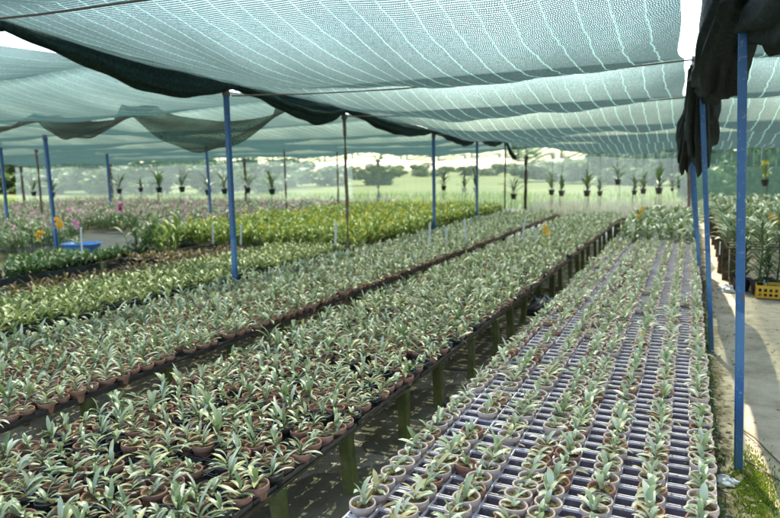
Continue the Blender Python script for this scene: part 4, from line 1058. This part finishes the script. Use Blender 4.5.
for _ in range(2600):
    x, y, q, a = r.uniform(-1.06, .125), 1.5 + 6.5 * r.random() ** 1.3, r.uniform(.002, .006), r.uniform(0, 6.28)
    c_, s_ = q * math.cos(a), q * math.sin(a)
    fl.add([(x + c_, y + s_, BZ + .003), (x - s_, y + c_, BZ + .003), (x - c_, y - s_, BZ + .004), (x + s_, y - c_, BZ + .003)], [(0, 1, 2, 3)])
o = stuff(fl.build('spilled_mix', 'soil')); o['label'] = 'crumbs of potting mix spilled over the white trays'; o['category'] = 'potting mix'
fl = MB()
for _ in range(260):
    x, y, q, a = (r.uniform(-1.06, .125) if r.random() < .6 else r.uniform(-2.7, -1.5)), 1.5 + 6 * r.random() ** 1.2, r.uniform(.015, .035), r.uniform(0, 6.28)
    z = BZ + (.012 if x > -1.2 else .03)
    leaf(fl, r, q * 2.2, q * .55, a, r.uniform(-.1, .35), r.uniform(.2, 1.), (x, y, z), r.uniform(0, 1), 3)
o = stuff(fl.build('fallen_leaves', 'drygrass')); o['label'] = 'dry fallen leaves lying among the pots and trays'; o['category'] = 'fallen leaves'
# blue tub
o = thing('blue_tub', (-11.25, 9.35, 0), 'shallow blue plastic tub beside the gravel path on the left', 'tub', rz=.3)
mb = MB()
L, Wd, H = .36, .24, .20
prof = [(.86, .0), (.93, H * .9), (1.0, H * .92), (1.0, H), (.92, H), (.88, H * .3), (0.02, H * .28)]
V = []; n = 28
for s, z in prof:
    for i in range(n):
        a = 2 * PI * i / n; ca, sa = math.cos(a), math.sin(a); V.append((L * s * math.copysign(abs(ca) ** .45, ca), Wd * s * math.copysign(abs(sa) ** .45, sa), z + .02))
mb.add(V, [(i * n + j, i * n + (j + 1) % n, (i + 1) * n + (j + 1) % n, (i + 1) * n + j) for i in range(len(prof) - 1) for j in range(n)], .5, 0, True)
mb.build('basin', 'blue_plastic', o)
rb = MB(); rb.tube([(L * 1.0 * math.copysign(abs(math.cos(a)) ** .45, math.cos(a)), Wd * math.copysign(abs(math.sin(a)) ** .45, math.sin(a)), H + .02) for a in [2 * PI * i / 28 for i in range(29)]], .014, 6); rb.build('rim', 'blue_plastic', o)
# yellow crate
o = thing('yellow_crate', (1.10, 8.95, 0), 'long yellow plastic crate on the path in front of the right-hand bench', 'crate', rz=-.06)
mb = MB(); cw, cd, ch = .66, .30, .15
for z0, z1 in ((0, .022), (.055, .075), (.115, .15)):
    mb.box(-cw / 2, cw / 2, -cd / 2, -cd / 2 + .012, z0, z1); mb.box(-cw / 2, cw / 2, cd / 2 - .012, cd / 2, z0, z1)
    mb.box(-cw / 2, -cw / 2 + .012, -cd / 2 + .0125, cd / 2 - .0125, z0, z1); mb.box(cw / 2 - .012, cw / 2, -cd / 2 + .0125, cd / 2 - .0125, z0, z1)
for i in range(12):
    x = -cw / 2 + .02 + (cw - .04) * i / 11; mb.box(x - .012, x + .012, -cd / 2 + .002, -cd / 2 + .010, .0005, .149); mb.box(x - .012, x + .012, cd / 2 - .010, cd / 2 - .002, .0005, .149)
for i in range(5):
    y = -cd / 2 + .03 + (cd - .06) * i / 4
    for x in (-cw / 2 + .006, cw / 2 - .006): mb.box(x - .004, x + .004, y - .012, y + .012, .0005, .149)
mb.build('frame', 'yellow_plastic', o)
fb = MB(); fb.box(-cw / 2 + .014, cw / 2 - .014, -cd / 2 + .014, cd / 2 - .014, .004, .02); fb.build('floor', 'yellow_plastic', o)
for i in range(9):
    x, y = .86 + .055 * i, 8.92 + rnd.uniform(-.07, .07)
    q = thing('crated_plant', (x, y, .02), f"small pale plant in the yellow crate, {ordn(i)} from the left", 'plant', 'small plants in the yellow crate', rnd.uniform(0, 6), 1.0)
    link('pot', pot_me['black_plastic'], q); f = link('foliage', rnd.choice(fan_me), q); f.location = (0, 0, .06); f.scale = (1.0, 1.0, 1.0)
# label stakes
for (x, y, h, lab) in ((-3.65, 9.35, .42, 'pale stake among clay pots, leftmost of the three standing close together'), (-3.54, 9.85, .30, 'pale stake among clay pots, shortest middle one of the three'), (-3.22, 9.9, .44, 'pale stake leaning at the bench edge, right of the three'), (-2.5, 10.6, .38, 'pale stake on the puddle-side bench near the orange spray'), (-2.25, 10.4, .26, 'short pale stake on the puddle-side bench, right of the taller stake'), (-4.95, 8.7, .45, 'grey-blue stake beside the thin weathered timber post'), (-8.85, 7.35, .40, 'pale stake in front of the blue tub'), (-7.65, 9.1, .34, 'pale stake before the yellow bed, beside the orange spray'), (-7.05, 9.1, .36, 'pale stake before the yellow bed, nearest the large blue post')):
    mb = MB(); t = rnd.uniform(-.04, .06); z0 = .36
    V = []
    for z, dx in ((z0, 0), (z0 + h, t)):
        for a, b in ((-.017, -.006), (.017, -.006), (.017, .006), (-.017, .006)): V.append((x + dx + a, y + b, z))
    V += [(x + t, y - .006, z0 + h + .02), (x + t, y + .006, z0 + h + .02)]
    mb.add(V, [(0, 1, 5, 4), (1, 2, 6, 5), (2, 3, 7, 6), (3, 0, 4, 7), (4, 5, 8), (6, 7, 9), (5, 6, 9, 8), (7, 4, 8, 9)])
    tag(mb.build('label_stake', 'stake'), lab, 'stake', 'pale label stakes')
mb = MB(); mb.box(.375, .381, 9.33, 9.40, .44, .60); tag(mb.build('white_tag', 'white'), 'blank white tag hanging at the corner of the right-hand bench', 'tag')
# hose / cable on the path
mb = MB(); mb.tube([(.33, 3.85, .004), (.5, 3.6, .006), (.75, 3.52, .004), (1.2, 3.4, .004), (1.8, 3.45, .004)], .006, 6); tag(mb.build('cable', 'wire'), 'thin dark cable lying across the path from the nearest blue post', 'cable')
mb = MB(); mb.tube([(.31, 4.35, .01), (.40, 4.15, .02), (.47, 3.95, .006), (.52, 3.8, .004)], .005, 6); tag(mb.build('twig', 'wood'), 'bent thin twig beside the nearest blue post', 'twig')

# ------------------------------------------------------------------ light, sky, camera
SUN_EL, SUN_AZ = math.radians(61), math.radians(-21)      # azimuth from +Y towards +X
sd = Vector((math.cos(SUN_EL) * math.sin(SUN_AZ), math.cos(SUN_EL) * math.cos(SUN_AZ), math.sin(SUN_EL)))
sl = bpy.data.lights.new('sun', 'SUN'); sl.energy = 2.0; sl.angle = math.radians(.6); sl.color = (1, .91, .77)
so = bpy.data.objects.new('sun', sl); COL.objects.link(so); so.rotation_euler = (-sd).to_track_quat('-Z', 'Y').to_euler(); so.location = (0, 0, 30)
w = bpy.data.worlds.new('World'); sc.world = w; w.use_nodes = True
nt = w.node_tree; nt.nodes.clear(); wo = nt.nodes.new('ShaderNodeOutputWorld'); bg = nt.nodes.new('ShaderNodeBackground'); sky = nt.nodes.new('ShaderNodeTexSky')
sky.sky_type = 'NISHITA'; sky.sun_disc = False; sky.sun_elevation = SUN_EL; sky.sun_rotation = SUN_AZ; sky.air_density = 1.0; sky.dust_density = 1.7; sky.ozone_density = .2
bg.inputs['Strength'].default_value = .145
nt.links.new(sky.outputs[0], bg.inputs[0]); nt.links.new(bg.outputs[0], wo.inputs[0])
cam = bpy.data.cameras.new('camera'); cam.sensor_width = 36; cam.lens = 30.0; cam.clip_start = .05; cam.clip_end = 4000
co = bpy.data.objects.new('camera', cam); COL.objects.link(co); sc.camera = co
co.matrix_world = Matrix(((RT.x, UP.x, -FWD.x, CAM.x), (RT.y, UP.y, -FWD.y, CAM.y), (RT.z, UP.z, -FWD.z, CAM.z), (0, 0, 0, 1)))
cam.dof.use_dof = True; cam.dof.focus_distance = 3.0; cam.dof.aperture_fstop = 2.7
sc.view_settings.view_transform = 'Standard'; sc.view_settings.look = 'None'; sc.view_settings.gamma = 1; sc.view_settings.use_curve_mapping = False
sc.view_settings.exposure = 2.55
sc.render.engine = 'CYCLES'
sc.cycles.use_denoising = True
sc.cycles.max_bounces = 10; sc.cycles.diffuse_bounces = 4; sc.cycles.transparent_max_bounces = 24; sc.cycles.transmission_bounces = 6
sc.cycles.sample_clamp_indirect = 6
